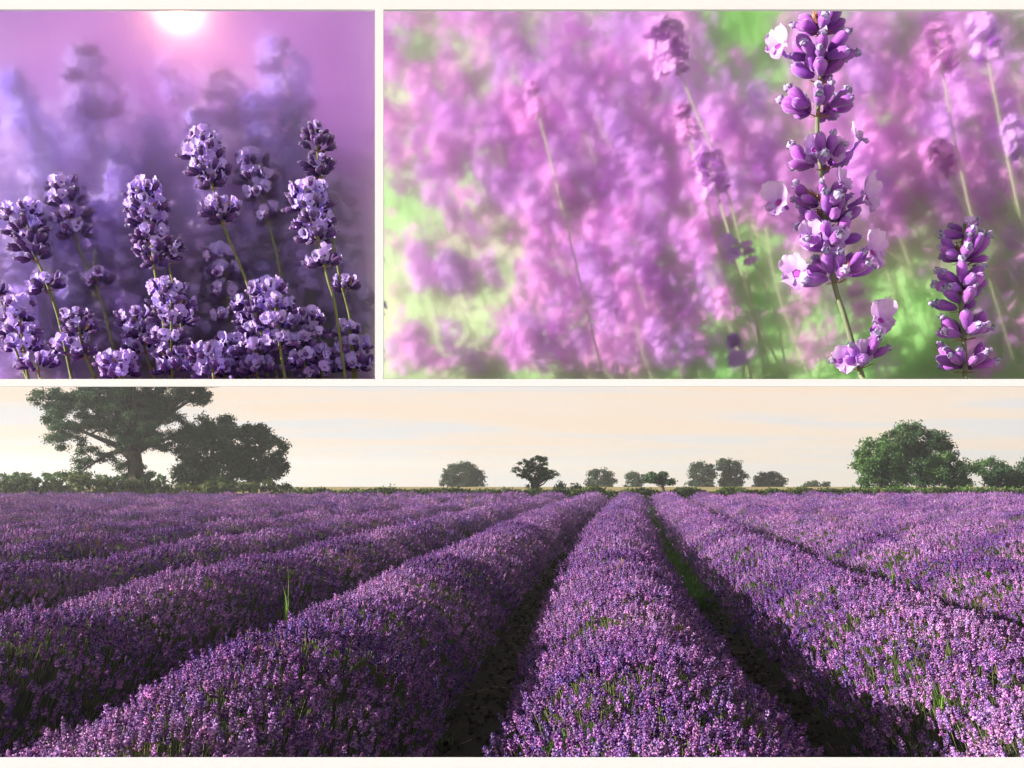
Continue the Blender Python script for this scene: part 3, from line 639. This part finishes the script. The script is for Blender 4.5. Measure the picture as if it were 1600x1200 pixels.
def floret_mesh(pal, kind):
    r2 = random.Random(kind * 31 + 2); mb = MB(); n = 10; V = []; F = []
    for z, r in ((0, .05), (.2, .06), (.38, .09), (.5, .13)):
        for k in range(n): t = 2*math.pi*k/n; V.append((r*math.cos(t), r*math.sin(t), z))
    for j in range(3):
        for k in range(n): F.append((j*n+k, j*n+(k+1)%n, (j+1)*n+(k+1)%n, (j+1)*n+k))
    mb.add(V, F, 0)
    mb.add([(.085*math.cos(2*math.pi*k/8), .085*math.sin(2*math.pi*k/8), .47) for k in range(8)], [tuple(range(8))], 1)
    # five lobes: two tall upper ones and three lower ones
    for ang, ln, wd, lift in ((1.15, .50, .21, .30), (2.0, .50, .21, .30), (3.55, .34, .16, .04), (4.71, .38, .17, -.02), (5.87, .34, .16, .04)):
        a = Vector((math.cos(ang), math.sin(ang), 0)); b = Vector((-math.sin(ang), math.cos(ang), 0)); V = []; F = []; nu, nv = 5, 6; ph = r2.uniform(0, 6)
        for j in range(nv + 1):
            v = j / nv
            for i in range(nu + 1):
                u = i / nu * 2 - 1; w = wd * (0.45 + 0.9 * math.sin(math.pi * min(1, v * .80 + .06)) ** .8) * (1 if v < .95 else .75)
                ruff = .06 * math.sin(ph + u * 5.5 + v * 4) * v + .035 * math.sin(ph * 2 + u * 9 - v * 5) * v * v + .03 * u * u
                p = a * (.10 + ln * v * .8 - .07 * u * u * v) + b * (u * w) + Vector((0, 0, .49 + lift * v + .10 * v * v * math.sin(ph) + ruff))
                V.append(p)
        for j in range(nv):
            for i in range(nu): q = j*(nu+1)+i; F.append((q, q+1, q+nu+2, q+nu+1))
        mb.add(V, F, 0)
    return mb.mesh('floret', [pal['petal'], pal['mouth']], True)
def withered_mesh(pal):
    r2 = random.Random(8); mb = MB()
    for q in range(9):
        t = 6.283*q/9; a = Vector((math.cos(t), math.sin(t), 0)); b = Vector((-math.sin(t), math.cos(t), 0)); l = r2.uniform(.5, .95)
        mb.add([a*.05 - b*.05, a*.05 + b*.05, a*r2.uniform(.1, .2) + b*.07 + Vector((0,0,l*.55)), a*r2.uniform(0, .12) + Vector((0,0,l)), a*r2.uniform(.08, .2) - b*.06 + Vector((0,0,l*.6))], [(0,1,2,4),(4,2,3)])
    return mb.mesh('withered_floret', [pal['bract']])
for k, p in PAL.items():
    p['buds'] = [bud_mesh(p, i) for i in range(6)]; p['florets'] = [floret_mesh(p, i) for i in range(6)]; p['dry'] = withered_mesh(p)
def smooth_path(pts, n):
    """Catmull-Rom through the points"""
    if len(pts) == 2: return [pts[0].lerp(pts[1], i / n) for i in range(n + 1)]
    out = []; q = [pts[0]*2 - pts[1]] + list(pts) + [pts[-1]*2 - pts[-2]]
    for i in range(1, len(q) - 2):
        for s in range(n):
            t = s / n; a, b, c, d = q[i-1:i+3]
            out.append(0.5*((2*b) + (c-a)*t + (2*a-5*b+4*c-d)*t*t + (3*b-3*c+d-a)*t**3))
    out.append(pts[-1]); return out
ROOTS = []
def stalk(label, pal, path, y, whorls, bl, group, seed, florets=(), stem_w=7, cat='lavender stalk', name='lavender_stalk'):
    """path: stem from the top down in photograph pixels; whorls: (px, py, half width, buds, florets); bl: bud length in pixels; florets: (px, py, dx, dy, dz, size)"""
    p = PAL[pal]; r2 = random.Random(seed); s = y / 1600
    pts = [P(a, b, y) for a, b in path]
    bot = Vector(pts[-1]); d = (pts[-1] - pts[-2]).normalized(); zt = H + (YH - 593.5) / 1600 * y
    if bot.z > zt + 0.003: pts.append(Vector((bot.x + d.x / max(.3, -d.z) * (bot.z - zt), y, zt)))
    base = Vector(pts[-1])
    root = bpy.data.objects.new(name, None); COL.objects.link(root); root.location = base; tag(root, label, cat, group)
    mb = MB(); sp = smooth_path([q - base for q in pts], 6); w = stem_w * s / 2
    mb.tube(sp, [w * (0.62 + 0.38 * i / (len(sp) - 1)) for i in range(len(sp))], 8)
    link('stem', mb.mesh('stem', [p['stem']], True), root)
    def axis_at(px, py):
        q = P(px, py, y) - base; i = min(range(len(sp)), key=lambda i: (sp[i] - q).length); a = sp[max(0, i-1)] - sp[min(len(sp)-1, i+1)]
        return a.normalized() if a.length > 1e-6 else Vector((0, 0, 1))
    wos = []
    for (px, py, hw, nb, nf) in whorls:
        c = P(px, py, y) - base; ax = axis_at(px, py); a = ax.cross(Vector((0, 1, 0))).normalized(); b = ax.cross(a)
        rot = Matrix((a, b, ax)).transposed()
        mb = MB()      # the little papery bracts at the bottom of the whorl
        for q in range(7):
            t = 2*math.pi*q/7 + .3; dd = Vector((math.cos(t), math.sin(t), 0)); ee = Vector((-math.sin(t), math.cos(t), 0)); l = bl*s*r2.uniform(.3, .5); ww = l*.4
            mb.add([dd*w*.6 - ee*ww*.5, dd*w*.6 + ee*ww*.5, dd*(w + l*.7) + ee*ww*.3 + Vector((0,0,l*.15)), dd*(w + l) + Vector((0,0,l*.1)), dd*(w + l*.7) - ee*ww*.3 + Vector((0,0,l*.15))], [(0,1,2,3,4)])
        who = link('whorl', mb.mesh('whorl', [p['bract']]), root, c - ax * bl * s * .30); who.rotation_euler = rot.to_euler(); wos.append(who)
        L = bl * s; R0 = hw * s
        for q in range(nb):
            tier = 0 if q < nb * .5 else 1
            t = 2*math.pi*(q*.618) + r2.uniform(-.25, .25); el = r2.uniform(R(2), R(24)) if tier == 0 else r2.uniform(R(34), R(62))
            rad = max(w * .6, R0 * (1 if tier == 0 else .82) - L * math.cos(el)); h = L * (r2.uniform(-.12, .12) + (.12 if tier else 0)) + L*.3
            dd = Vector((math.cos(t)*math.cos(el), math.sin(t)*math.cos(el), math.sin(el)))
            o = link('bud', r2.choice(p['buds']), who, Vector((math.cos(t)*rad, math.sin(t)*rad, h)))
            o.rotation_euler = (dd.to_track_quat('Z', 'Y') @ Euler((0, 0, r2.uniform(0, 6.28))).to_quaternion()).to_euler(); k = L * r2.uniform(.82, 1.12); kw = k * r2.uniform(1.0, 1.3); o.scale = (kw, kw, k)
        for q in range(1 + (nb > 9)):
            t = r2.uniform(0, 6.28); el = r2.uniform(R(40), R(75)); dd = Vector((math.cos(t)*math.cos(el), math.sin(t)*math.cos(el), math.sin(el)))
            o = link('withered_floret', p['dry'], who, Vector((dd.x, dd.y, 0)) * R0 * .45 + Vector((0, 0, L * .5))); o.rotation_euler = dd.to_track_quat('Z', 'Y').to_euler(); o.scale = (L*.8,)*3
        for q in range(nf):
            t = 2*math.pi*(q*.618 + .3) + r2.uniform(-.4, .4); el = r2.uniform(R(10), R(60)); dd = Vector((math.cos(t)*math.cos(el), math.sin(t)*math.cos(el), math.sin(el)))
            o = link('floret', r2.choice(p['florets']), who, Vector((dd.x, dd.y, 0)) * (R0*.5) + Vector((0, 0, L*(.3 + .55*math.sin(el)))))
            o.rotation_euler = (dd.to_track_quat('Z', 'Y') @ Euler((0, 0, r2.uniform(-.6, .6))).to_quaternion()).to_euler(); o.scale = (L*r2.uniform(.85, 1.25),)*3
    for (px, py, dx, dy, dz, sz) in florets:
        q = P(px, py, y); who = min(wos, key=lambda wo: (wo.location + base - q).length); mi = Matrix.Translation(who.location) @ who.rotation_euler.to_matrix().to_4x4()
        dd = Vector((dx, dy, dz)).normalized(); k = sz * s; w0 = q - base - dd * k * .5 - Vector((0, 0.02, 0))
        o = link('floret', r2.choice(p['florets']), who, mi.inverted() @ w0); wq = dd.to_track_quat('Z', 'Y')
        if abs(dd.y) > .6: wq = Matrix((Vector((1, 0, 0)), Vector((0, 0, 1)).cross(Vector((1, 0, 0))) * -1, dd)).transposed().to_quaternion() if False else wq
        o.rotation_euler = (who.rotation_euler.to_quaternion().inverted() @ wq).to_euler(); o.scale = (k, k, k)
    return root
FR = 'lavender stalks in focus in the upper right opening'
stalk('tallest magenta lavender stalk with widely spaced whorls and open lilac florets', 'right',
      [(1280, -20), (1282, 60), (1281, 130), (1277, 200), (1283, 270), (1291, 350), (1303, 440), (1318, 490), (1334, 545), (1348, 592)], 2.2,
      [(1283, 45, 42, 13, 0), (1282, 92, 50, 15, 0), (1281, 120, 42, 6, 0), (1279, 172, 56, 17, 0), (1285, 255, 50, 13, 0), (1288, 318, 48, 11, 1), (1292, 345, 50, 11, 0), (1298, 385, 44, 12, 0), (1306, 432, 56, 16, 0), (1345, 565, 48, 13, 0)],
      36, FR, 101, [(1212, 78, -.8, -.8, .45, 52), (1212, 320, -.9, -.9, .2, 58), (1350, 312, .8, -.8, .35, 66), (1268, 238, -.2, -1, .2, 44), (1303, 243, .15, -1, .2, 44), (1337, 222, .5, -.5, 1, 44),
                    (1262, 372, -.3, -1, .1, 48), (1297, 384, .1, -1, 0, 54), (1240, 430, -.8, -.9, -.1, 62), (1360, 398, .6, -.9, .4, 70), (1372, 502, .3, -1, .5, 60), (1318, 566, -.5, -1, 0, 50), (1342, 556, .1, -1, .1, 48)], stem_w=9)
stalk('shorter magenta lavender stalk of tight buds standing by the right edge', 'right',
      [(1507, 350), (1503, 400), (1500, 450), (1503, 500), (1508, 560), (1508, 592)], 2.2,
      [(1509, 370, 14, 5, 0), (1506, 405, 40, 14, 0), (1503, 450, 38, 15, 0), (1503, 478, 40, 8, 0), (1507, 522, 42, 15, 0), (1508, 573, 42, 14, 0)], 33, FR, 102, [(1510, 352, .1, -.5, 1, 26)], stem_w=8)
FL = 'dark budded lavender stalks in the upper left opening'
def lst(label, path, whorls, bl, seed, y=2.2, w=5): stalk(label, 'left', path, y, [(a, b, c, d, int(e * 2.1 + 1.0)) for a, b, c, d, e in whorls], bl, FL, seed, stem_w=w)
lst('tall lavender stalk with a pale ruffled head above a smaller lower whorl, long olive stem', [(322, 215), (330, 280), (340, 320), (352, 360), (385, 440), (405, 510), (433, 590)],
    [(320, 225, 26, 7, 4), (320, 247, 38, 10, 8), (328, 270, 36, 12, 6), (331, 290, 24, 10, 1), (345, 332, 34, 12, 5), (349, 345, 22, 9, 0)], 19, 201)
lst('lavender stalk with a long dense dark and lilac head left of the tallest olive stem', [(229, 295), (235, 360), (242, 425), (252, 480), (266, 592)],
    [(226, 305, 30, 8, 6), (230, 328, 37, 11, 6), (232, 350, 34, 12, 5), (236, 375, 32, 12, 3), (240, 398, 32, 13, 1), (243, 415, 24, 10, 0)], 19, 202)
lst('small dark bud cluster leaning right beside the dense dark head', [(270, 378), (264, 415), (275, 455), (282, 500), (290, 592)], [(270, 390, 20, 10, 1), (266, 405, 18, 9, 0)], 17, 203, 2.22, 4)
lst('nearly flowerless dark tipped stalk, highest on the right of the upper left opening', [(494, 203), (498, 260), (506, 300), (516, 350), (530, 430), (548, 505), (556, 592)],
    [(494, 214, 24, 12, 0), (497, 232, 28, 13, 0), (499, 262, 28, 13, 0), (501, 273, 20, 8, 0), (541, 450, 25, 12, 1)], 17, 204, 2.21, 4)
lst('broad lilac headed stalk under the flowerless dark tip', [(487, 292), (494, 350), (503, 400), (513, 440), (524, 480), (540, 592)],
    [(483, 305, 34, 8, 7), (486, 328, 40, 10, 8), (490, 352, 38, 12, 5), (496, 375, 34, 12, 3), (508, 412, 30, 12, 3)], 19, 205, 2.16)
lst('low lavender head with dark buds just right of centre bottom of the upper left opening', [(268, 445), (268, 500), (268, 560), (270, 592)],
    [(262, 458, 32, 10, 6), (270, 480, 40, 12, 8), (272, 505, 40, 12, 6), (262, 535, 34, 13, 3), (270, 560, 32, 13, 3), (272, 582, 34, 12, 5)], 19, 206, 2.14)
lst('small lavender stalk with few florets low on the left', [(122, 488), (128, 540), (148, 592)], [(120, 500, 26, 10, 2), (128, 520, 28, 12, 2), (108, 548, 34, 10, 6), (132, 555, 22, 9, 1)], 18, 207, 2.15)
lst('lavender stalk with dark lower buds at the left edge of the upper left opening', [(38, 325), (52, 390), (72, 440), (92, 500), (112, 592)],
    [(34, 340, 34, 8, 7), (42, 362, 36, 12, 5), (50, 385, 32, 13, 2), (55, 402, 26, 11, 1), (74, 450, 28, 12, 4)], 19, 208, 2.28)
lst('pale lilac headed stalk with a loose lower whorl, second from the left', [(103, 285), (118, 365), (132, 410), (155, 460), (190, 592)],
    [(102, 298, 30, 7, 8), (107, 320, 36, 9, 8), (114, 345, 34, 11, 5), (120, 370, 30, 11, 6), (156, 445, 26, 10, 5)], 19, 209, 2.32)
lst('lilac headed stalk half hidden behind the tallest head, slender stem below', [(398, 245), (408, 310), (424, 365), (440, 440), (456, 592)],
    [(396, 262, 34, 8, 8), (402, 285, 38, 10, 8), (408, 310, 30, 11, 4), (420, 345, 26, 10, 3)], 19, 210, 2.33)
lst('ruffled lilac head crossing the long olive stem near the bottom', [(428, 445), (432, 500), (440, 560), (446, 592)], [(420, 460, 36, 8, 9), (428, 485, 42, 10, 10), (432, 512, 40, 10, 8), (436, 540, 30, 9, 4)], 19, 211, 2.12)
lst('small dark headed stalk low on the right under the broad head', [(486, 490), (494, 540), (505, 592)], [(484, 505, 28, 11, 4), (492, 530, 30, 12, 3), (500, 565, 34, 10, 8), (504, 585, 34, 8, 6)], 18, 212, 2.18)
lst('little lilac floret cluster at the bottom right corner of the upper left opening', [(545, 505), (550, 550), (552, 592)], [(543, 522, 26, 6, 6), (552, 575, 28, 8, 5)], 17, 213, 2.2)
lst('soft lilac stalk between the dense dark head and the olive stem', [(352, 395), (356, 470), (362, 592)], [(346, 410, 34, 7, 8), (352, 435, 38, 9, 8), (354, 465, 34, 10, 6), (356, 500, 30, 9, 4)], 19, 214, 2.34)
lst('dark stemmed stalk entering at the lower left corner', [(2, 470), (15, 520), (42, 592)], [(0, 458, 14, 8, 1)], 16, 215, 2.2, 4)
lst('bottom edge lilac head between the two lowest left stalks', [(185, 560), (188, 592)], [(182, 572, 38, 7, 9), (188, 588, 34, 8, 5)], 19, 216, 2.13)
lst('bottom edge lilac head beside the long olive stem', [(330, 548), (334, 592)], [(326, 560, 36, 8, 8), (334, 584, 38, 8, 8)], 19, 217, 2.11)

# further heads crowding the lower half, most of them just behind the blurring layer
r3 = random.Random(99)
for i, (px, py, y, lab) in enumerate(((62, 478, 2.42, 'lilac head tucked low between the two leftmost stalks'), (165, 500, 2.41, 'lilac head low beside the small low stalk'), (212, 452, 2.44, 'lilac head behind the low central head, to its left'),
        (312, 468, 2.40, 'lilac head between the low central head and the soft lilac stalk'), (372, 540, 2.25, 'ruffled lilac head low beside the long olive stem'), (392, 400, 2.43, 'soft lilac head crossing the slender stem near the middle'),
        (452, 430, 2.44, 'soft lilac head left of the broad lilac head stem'), (470, 545, 2.16, 'ruffled lilac head in the bottom right crowd'), (556, 455, 2.42, 'soft lilac head beside the white mullion'),
        (8, 415, 2.44, 'soft lilac head cut by the left edge, below the leftmost head'), (225, 545, 2.40, 'lilac head at the bottom left of the low central head'), (98, 430, 2.45, 'soft lilac head behind the second stalk from the left'),
        (552, 548, 2.2, 'lilac head low beside the white mullion'), (40, 545, 2.42, 'soft lilac head near the bottom left corner'), (292, 420, 2.45, 'soft lilac head under the small dark bud cluster'), (400, 555, 2.14, 'ruffled lilac head at the foot of the long olive stem'),
        (150, 400, 2.46, 'soft lilac head between the second stalk and the dense dark head'), (530, 380, 2.45, 'soft lilac head right of the broad lilac head'), (350, 350, 2.46, 'soft lilac head behind the lower whorl of the tallest stalk'), (440, 300, 2.47, 'soft lilac head right of the half hidden lilac head'),
        (30, 480, 2.2, 'lilac head in focus low under the leftmost stalk'), (200, 395, 2.43, 'soft lilac head just left of the dense dark head stem'), (320, 400, 2.42, 'soft lilac head above the low central head, to its right'),
        (415, 355, 2.45, 'soft lilac head behind the slender stemmed stalk'), (465, 375, 2.45, 'soft lilac head at the left foot of the broad lilac head'), (175, 330, 2.47, 'soft lilac head left of the dense dark head'),
        (65, 300, 2.48, 'soft lilac head between the two leftmost heads'), (215, 505, 2.24, 'ruffled lilac head between the small low stalk and the low central head'), (352, 585, 2.14, 'ruffled lilac head cut by the bottom bar'),
        (60, 575, 2.14, 'ruffled lilac head cut by the bottom bar near the left corner'), (525, 300, 2.48, 'soft lilac head right of the flowerless dark tip'), (395, 480, 2.24, 'ruffled lilac head right of the olive stem, middle low'))):
    h = r3.uniform(16, 22); ln = r3.uniform(.05, .3); nw = r3.choice((3, 4, 4))
    ln = min(ln, max(.01, (580 - px) / max(30, 600 - py))); pth = [(px - 2, py - 12), (px + ln * 40 * min(1, (588 - py) / 42), min(py + 40, 588)), (px + ln * (600 - py) + 2, 592)]
    lst(lab, pth, [(px + ln * h * w, py + w * h * 1.25, r3.uniform(26, 38), r3.randint(7, 11), r3.randint(3, 6)) for w in range(nw) if py + w * h * 1.25 < 590], 19, 230 + i, y)

# the blurred stalks further back: a head and a stem each
def head_mesh(pal, seed, whorls, pf):
    p = PAL[pal]; r2 = random.Random(seed); mb = MB()
    for w in range(whorls):
        z = -w / whorls; rad = .30 * r2.uniform(.75, 1.1) * (0.7 if w == 0 else 1)
        for q in range(9):
            t = 2*math.pi*(q*.618) + r2.uniform(-.3, .3); el = r2.uniform(.1, 1.0); dd = Vector((math.cos(t)*math.cos(el), math.sin(t)*math.cos(el), math.sin(el)))
            if r2.random() < pf:
                o = dd * rad * .85 + Vector((0, 0, z)); a = dd.orthogonal().normalized()
                for u in range(5):
                    rr_ = Matrix.Rotation(u * 1.257, 3, dd); aa = rr_ @ a; bb = dd.cross(aa); l = .15
                    mb.add([o, o + aa*l*.6 + bb*l*.4, o + aa*l + dd*.03, o + aa*l*.6 - bb*l*.4], [(0,1,2,3)], 1)
            else: diamond(mb, Vector((0, 0, z)) + dd*.03, dd, rad * 1.0, .06, 0)
    return mb.mesh('head', [p['blur_bud'], p['blur_petal']], False)
PAL['right']['blur_bud'] = mat('blur_magenta', [(0.30, 0.04, 0.46), (0.46, 0.13, 0.60)], 4, rand=0.25, huev=0.03, trans=0.3)
PAL['right']['blur_petal'] = mat('blur_pink', [(0.66, 0.30, 0.80), (0.80, 0.44, 0.88)], 4, rand=0.12, huev=0.035, trans=0.4)
PAL['left']['blur_bud'] = mat('blur_dark', [(0.10, 0.03, 0.20), (0.2, 0.08, 0.34)], 4, rand=0.3, trans=0.2)
PAL['left']['blur_petal'] = mat('blur_lilac', [(0.46, 0.32, 0.90), (0.62, 0.48, 0.97)], 4, rand=0.15, huev=0.02, trans=0.4)
M['blur_stem'] = mat('pale_stem', [(0.30, 0.38, 0.20), (0.46, 0.48, 0.34)], 4, rand=0.2)
HEADS = {'right': [head_mesh('right', 300 + i, (3, 4, 5, 4, 6)[i], (.65, .8, .5, .75, .6)[i]) for i in range(5)], 'left': [head_mesh('left', 320 + i, (3, 4, 4, 5)[i], (.85, .9, .8, .9)[i]) for i in range(4)]}
def far_stalk(pal, px, py, y, hpx, lean, label, group, r2, stem_w=5):
    """head top at (px, py), depth y, head length hpx pixels, lean = sideways drift of the stem per unit of height"""
    s = y / 1600; hz = P(px, py, y); c = (px - 800) / 1600; zb = bank_z(c, y)
    c2 = c + lean * (hz.z - zb) / y; zb = bank_z(c2, y); zb -= .004 if y > bank_front(c2) else .001
    hgt = hz.z - zb
    if hgt < hpx * s * .9: return
    base = Vector((hz.x + lean * hgt, y, zb))
    if pal == 'right' and base.x < (601 - 800) / 1600 * y: return
    if pal == 'left' and (base.x > (574 - 800) / 1600 * y or px > 560): return
    root = bpy.data.objects.new('blurred_lavender', None); COL.objects.link(root); root.location = base; tag(root, label, 'lavender stalk', group)
    d = (hz - base).normalized(); mb = MB(); sp = [Vector((0, 0, 0)), (hz - base) * .5 + Vector((r2.gauss(0, .03), 0, 0)), (hz - base) - d * hpx * s * .1]
    w = (3.5 if pal == 'right' else stem_w) * s / 2; mb.tube(smooth_path(sp, 3), [w] * 7, 5)
    link('stem', mb.mesh('stem', [M['blur_stem'] if pal == 'right' else PAL[pal]['stem']], True), root)
    h = link('head', r2.choice(HEADS[pal]), root, hz - base - d * hpx * s * .1); h.rotation_euler = (d.to_track_quat('Z', 'Y') @ Euler((0, 0, r2.uniform(0, 6.28))).to_quaternion()).to_euler()
    k = hpx * s; h.scale = (k * r2.uniform(.9, 1.25),) * 2 + (k,)
r2 = random.Random(77); SIDE = 'right'
GR = 'blurred pink lavender stalks on the green bank'; LR = 'soft blurred pink lavender stalk growing on the pale green bank'
n = 0
while n < 230:
    px = r2.uniform(560, 1700); py = r2.uniform(-10, 575)
    dens = 1.0
    if px < 800 and py > 300: dens = .22 if py < 520 else .8
    elif px < 900 and py > 380: dens = .45
    elif px < 760: dens = .6
    elif px > 1130 and py > 330: dens = .22
    elif px > 1360: dens = .6
    if 1080 < px < 1230 and py < 110: dens = 0
    if r2.random() > dens: continue
    y = max(2.62, bank_y(px, min(py + 30, 590)) - r2.uniform(.05, .55))
    far_stalk('right', px, py, y, r2.uniform(45, 85), r2.uniform(.25, .55), LR, GR, r2); n += 1
for (px, py, y, hp, lab) in ((1030, 35, 2.62, 88, 'half blurred dark purple head, highest left of the tallest stalk'), (1065, 165, 2.66, 60, 'small dark purple blurred tuft below the half blurred head'), (1100, 235, 2.62, 75, 'blurred violet head above the pale stems in the middle'),
                             (1460, 40, 2.7, 78, 'blurred head near the top between the two stalks in focus'), (1530, 25, 2.66, 80, 'half blurred long stemmed head near the top right corner'), (1465, 225, 2.56, 60, 'half blurred lilac tuft above the gap between the stalks in focus'),
                             (1580, 185, 2.6, 70, 'half blurred lilac head touching the right edge'), (1135, 370, 2.55, 50, 'half blurred pair of lilac buds left of the tallest stalk'), (1165, 380, 2.56, 45, 'half blurred violet bud beside the lilac pair'),
                             (1145, 525, 2.53, 55, 'half blurred violet bud cluster at the bottom left of the tallest stalk'), (1195, 560, 2.53, 40, 'tiny half blurred violet bud at the bottom beside the tallest stalk'), (1400, 550, 2.55, 60, 'half blurred magenta head at the bottom right of the tallest stalk'), (830, 130, 2.8, 60, 'dark blurred purple tuft high in the left part of the pink bank')):
    far_stalk('right', px, py, y, hp, r2.uniform(.2, .45), lab, None, r2)
SIDE = 'left'
GL = 'blurred lilac lavender stalks behind the front ones'; LL = 'soft blurred lilac lavender stalk far behind the front stalks'
for (px, py, y, hp, lab) in ((22, 118, 2.5, 110, 'blurred lilac head highest at the left edge'), (135, 85, 2.5, 130, 'tall blurred lilac head left of the sun glow'), (430, 75, 2.56, 130, 'faint blurred head high on the right of the sun glow'),
                             (310, 178, 2.44, 80, 'half blurred lilac head just behind the tallest head'), (265, 95, 2.62, 90, 'pinkish blurred head right under the sun glow'), (345, 120, 2.56, 100, 'blurred pinkish head right of the one under the glow'),
        (185, 235, 2.5, 90, 'blurred lilac head above the dense dark head, to its left'), (62, 215, 2.52, 90, 'blurred lilac head above the two leftmost stalks'), (395, 155, 2.52, 95, 'blurred lilac head above the half hidden lilac head'),
        (455, 170, 2.54, 90, 'blurred lilac head left of the flowerless dark tip'), (235, 190, 2.54, 90, 'blurred pinkish lilac head between the glow and the dense dark head'), (130, 190, 2.56, 80, 'blurred lilac head under the tall blurred one on the left')):
    far_stalk('left', px, py, y, hp, .25, lab, None, r2, 6)
n = 0
while n < 60:
    px = r2.uniform(-90, 600); py = 110 + 470 * r2.random() ** .8
    if px > 470 and py < 220 + (px - 470) * .9: continue
    y = 2.52 + .3 * max(0, 1 - (py - 90) / 420) * r2.uniform(.6, 1.1) + r2.uniform(0, .08)
    y = min(max(y, 2.45), 2.85)
    far_stalk('left', px, py, y, r2.uniform(60, 95), r2.uniform(.1, .4), LL, GL, r2); n += 1
SL = 'half blurred pale lilac lavender stalk among the dark budded front stalks'; SG = 'half blurred lilac stalks between the front ones'
for q in range(62):
    px = r2.uniform(-20, 566); py = 235 + 330 * r2.random() ** .7
    if px > 520 and py < 330: continue
    far_stalk('left', px, py, r2.uniform(2.38, 2.56), r2.uniform(70, 105), r2.uniform(.05, .3), SL, SG, r2)
def blossom_mass(name, label, n, place, mats, seed, rad):
    g = random.Random(seed); V = []; F = []; mi = []
    for q in range(n):
        c = place(g)
        if c is None: continue
        k = g.choice((0, 0, 1, 1, 2)); sc = rad * g.uniform(.6, 1.3) * c.y / 3
        for w in range(11):
            p = c + Vector((g.gauss(0, sc), g.gauss(0, sc), g.gauss(0, sc * 1.5))); a = Vector((g.gauss(0, 1), g.gauss(0, 1), g.gauss(0, 1))).normalized(); b = a.orthogonal().normalized(); l = sc * .85
            if p.z - l < H + (YH - 592) / 1600 * p.y: continue
            o = len(V); V += [p - a*l, p + b*l*.6, p + a*l, p - b*l*.6]; F.append((o, o+1, o+2, o+3)); mi.append(k if g.random() < .8 else (k + 1) % 3)
    o = link(name, mesh_np(name, V, F, mats, mi)); tag(o, label, kind='stuff')
M['bl_pink'] = mat('blossom_pink', [(0.74, 0.34, 0.74), (0.84, 0.46, 0.82)], 3, trans=0.5); M['bl_lilac'] = mat('blossom_lilac', [(0.62, 0.32, 0.84), (0.74, 0.46, 0.90)], 3, trans=0.5); M['bl_mag'] = mat('blossom_magenta', [(0.34, 0.06, 0.46), (0.50, 0.14, 0.58)], 3, trans=0.4)
SIDE = 'right'
def dens_right(px, py):
    if 1090 < px < 1220 and py < 95: return 0
    d = .75
    if px < 820: d = .5 if py < 300 else (.16 if py < 520 else .6)
    elif px < 1080: d = 1.0 if py < 400 else .55
    elif py > 330: d = .11
    elif px > 1350: d = .8
    return .85 * d * (1 if noise.noise(Vector((px * .012, py * .012, 3.3))) > -.10 else .25)
def place_right(g):
    px = g.uniform(600, 1715); py = g.uniform(-20, 590)
    if g.random() > dens_right(px, py): return None
    y = max(2.75, bank_y(px, py) - g.uniform(.05, .35)); q = P(px, py, y)
    return q if q.x > (606 - 800) / 1600 * y else None
blossom_mass('blossom', 'mass of pink and lilac blossom crowding the green bank', 2300, place_right, [M['bl_pink'], M['bl_lilac'], M['bl_mag']], 91, .028)
M['bl_v1'] = mat('blossom_violet', [(0.52, 0.38, 0.92), (0.66, 0.50, 0.96)], 3, trans=0.5); M['bl_v2'] = mat('blossom_pale', [(0.74, 0.58, 0.95), (0.8, 0.66, 0.95)], 3, trans=0.5); M['bl_v3'] = mat('blossom_deep', [(0.14, 0.06, 0.34), (0.24, 0.12, 0.5)], 3, trans=0.3)
SIDE = 'left'
def place_left(g):
    px = g.uniform(-110, 596); py = 130 + 460 * g.random() ** .75
    if px > 440 and py < 200 + (px - 440) * 1.3: return None
    if noise.noise(Vector((px * .014, py * .014, 8.3))) < -.15: return None
    f = max(0, 1 - (py - 110) / 480); y = 2.48 + .24 * f + g.uniform(-.06, .12); q = P(px, py, y)
    if (y > 2.72 and q.z < bank_z(0, y)) or q.x > (578 - 800) / 1600 * y: return None
    return q
blossom_mass('blossom', 'mass of violet and pale lilac blossom behind the front stalks of the upper left opening', 1100, place_left, [M['bl_v1'], M['bl_v2'], M['bl_v3']], 92, .022)
def place_left_near(g):
    px = g.uniform(-110, 570); py = 300 + 285 * g.random() ** .7; y = g.uniform(2.39, 2.5)
    if noise.noise(Vector((px * .018, py * .018, 1.3))) < -.05: return None
    return P(px, py, y)
blossom_mass('blossom', 'scattered small lilac blossom between the low stalks of the upper left opening', 700, place_left_near, [M['bl_v1'], M['bl_v2'], M['bl_v3']], 93, .013)
# grass on the green bank and tray
SIDE = 'right'; mb = MB(); r2 = random.Random(5)
M['bank_blade'] = mat('pale_green_blade', [(0.18, 0.48, 0.10), (0.30, 0.56, 0.20), (0.50, 0.52, 0.38)], 4, 0.7, trans=0.4)
for q in range(4200):
    px = r2.uniform(597, 1715); c = (px - 800) / 1600; y = bank_front(c) + r2.uniform(-.04, RR / (1 + .7 * c))
    z = bank_z(c, y); x = c * y
    hgt = r2.uniform(.04, .15) ; lean_ = -r2.uniform(.1, .5)
    if q % 9 == 0 and px > 900: hgt = r2.uniform(.3, .7); lean_ = -r2.uniform(.3, .6)
    if x + lean_ * hgt < (606 - 800) / 1600 * y: continue
    w = r2.uniform(.003, .008); b = Vector((x, y, z)); t = b + Vector((lean_ * hgt, r2.uniform(-.3, .1) * hgt, hgt)); m = b.lerp(t, .5) + Vector((.1*hgt, 0, .08*hgt))
    mb.add([b - Vector((w, 0, 0)), b + Vector((w, 0, 0)), m + Vector((w*.8, 0, 0)), t, m - Vector((w*.8, 0, 0))], [(0,1,2,4),(4,2,3)])
tag(link('grass', mb.mesh('grass', [M['bank_blade']])), 'pale green grass covering the bank behind the pink stalks', kind='stuff')
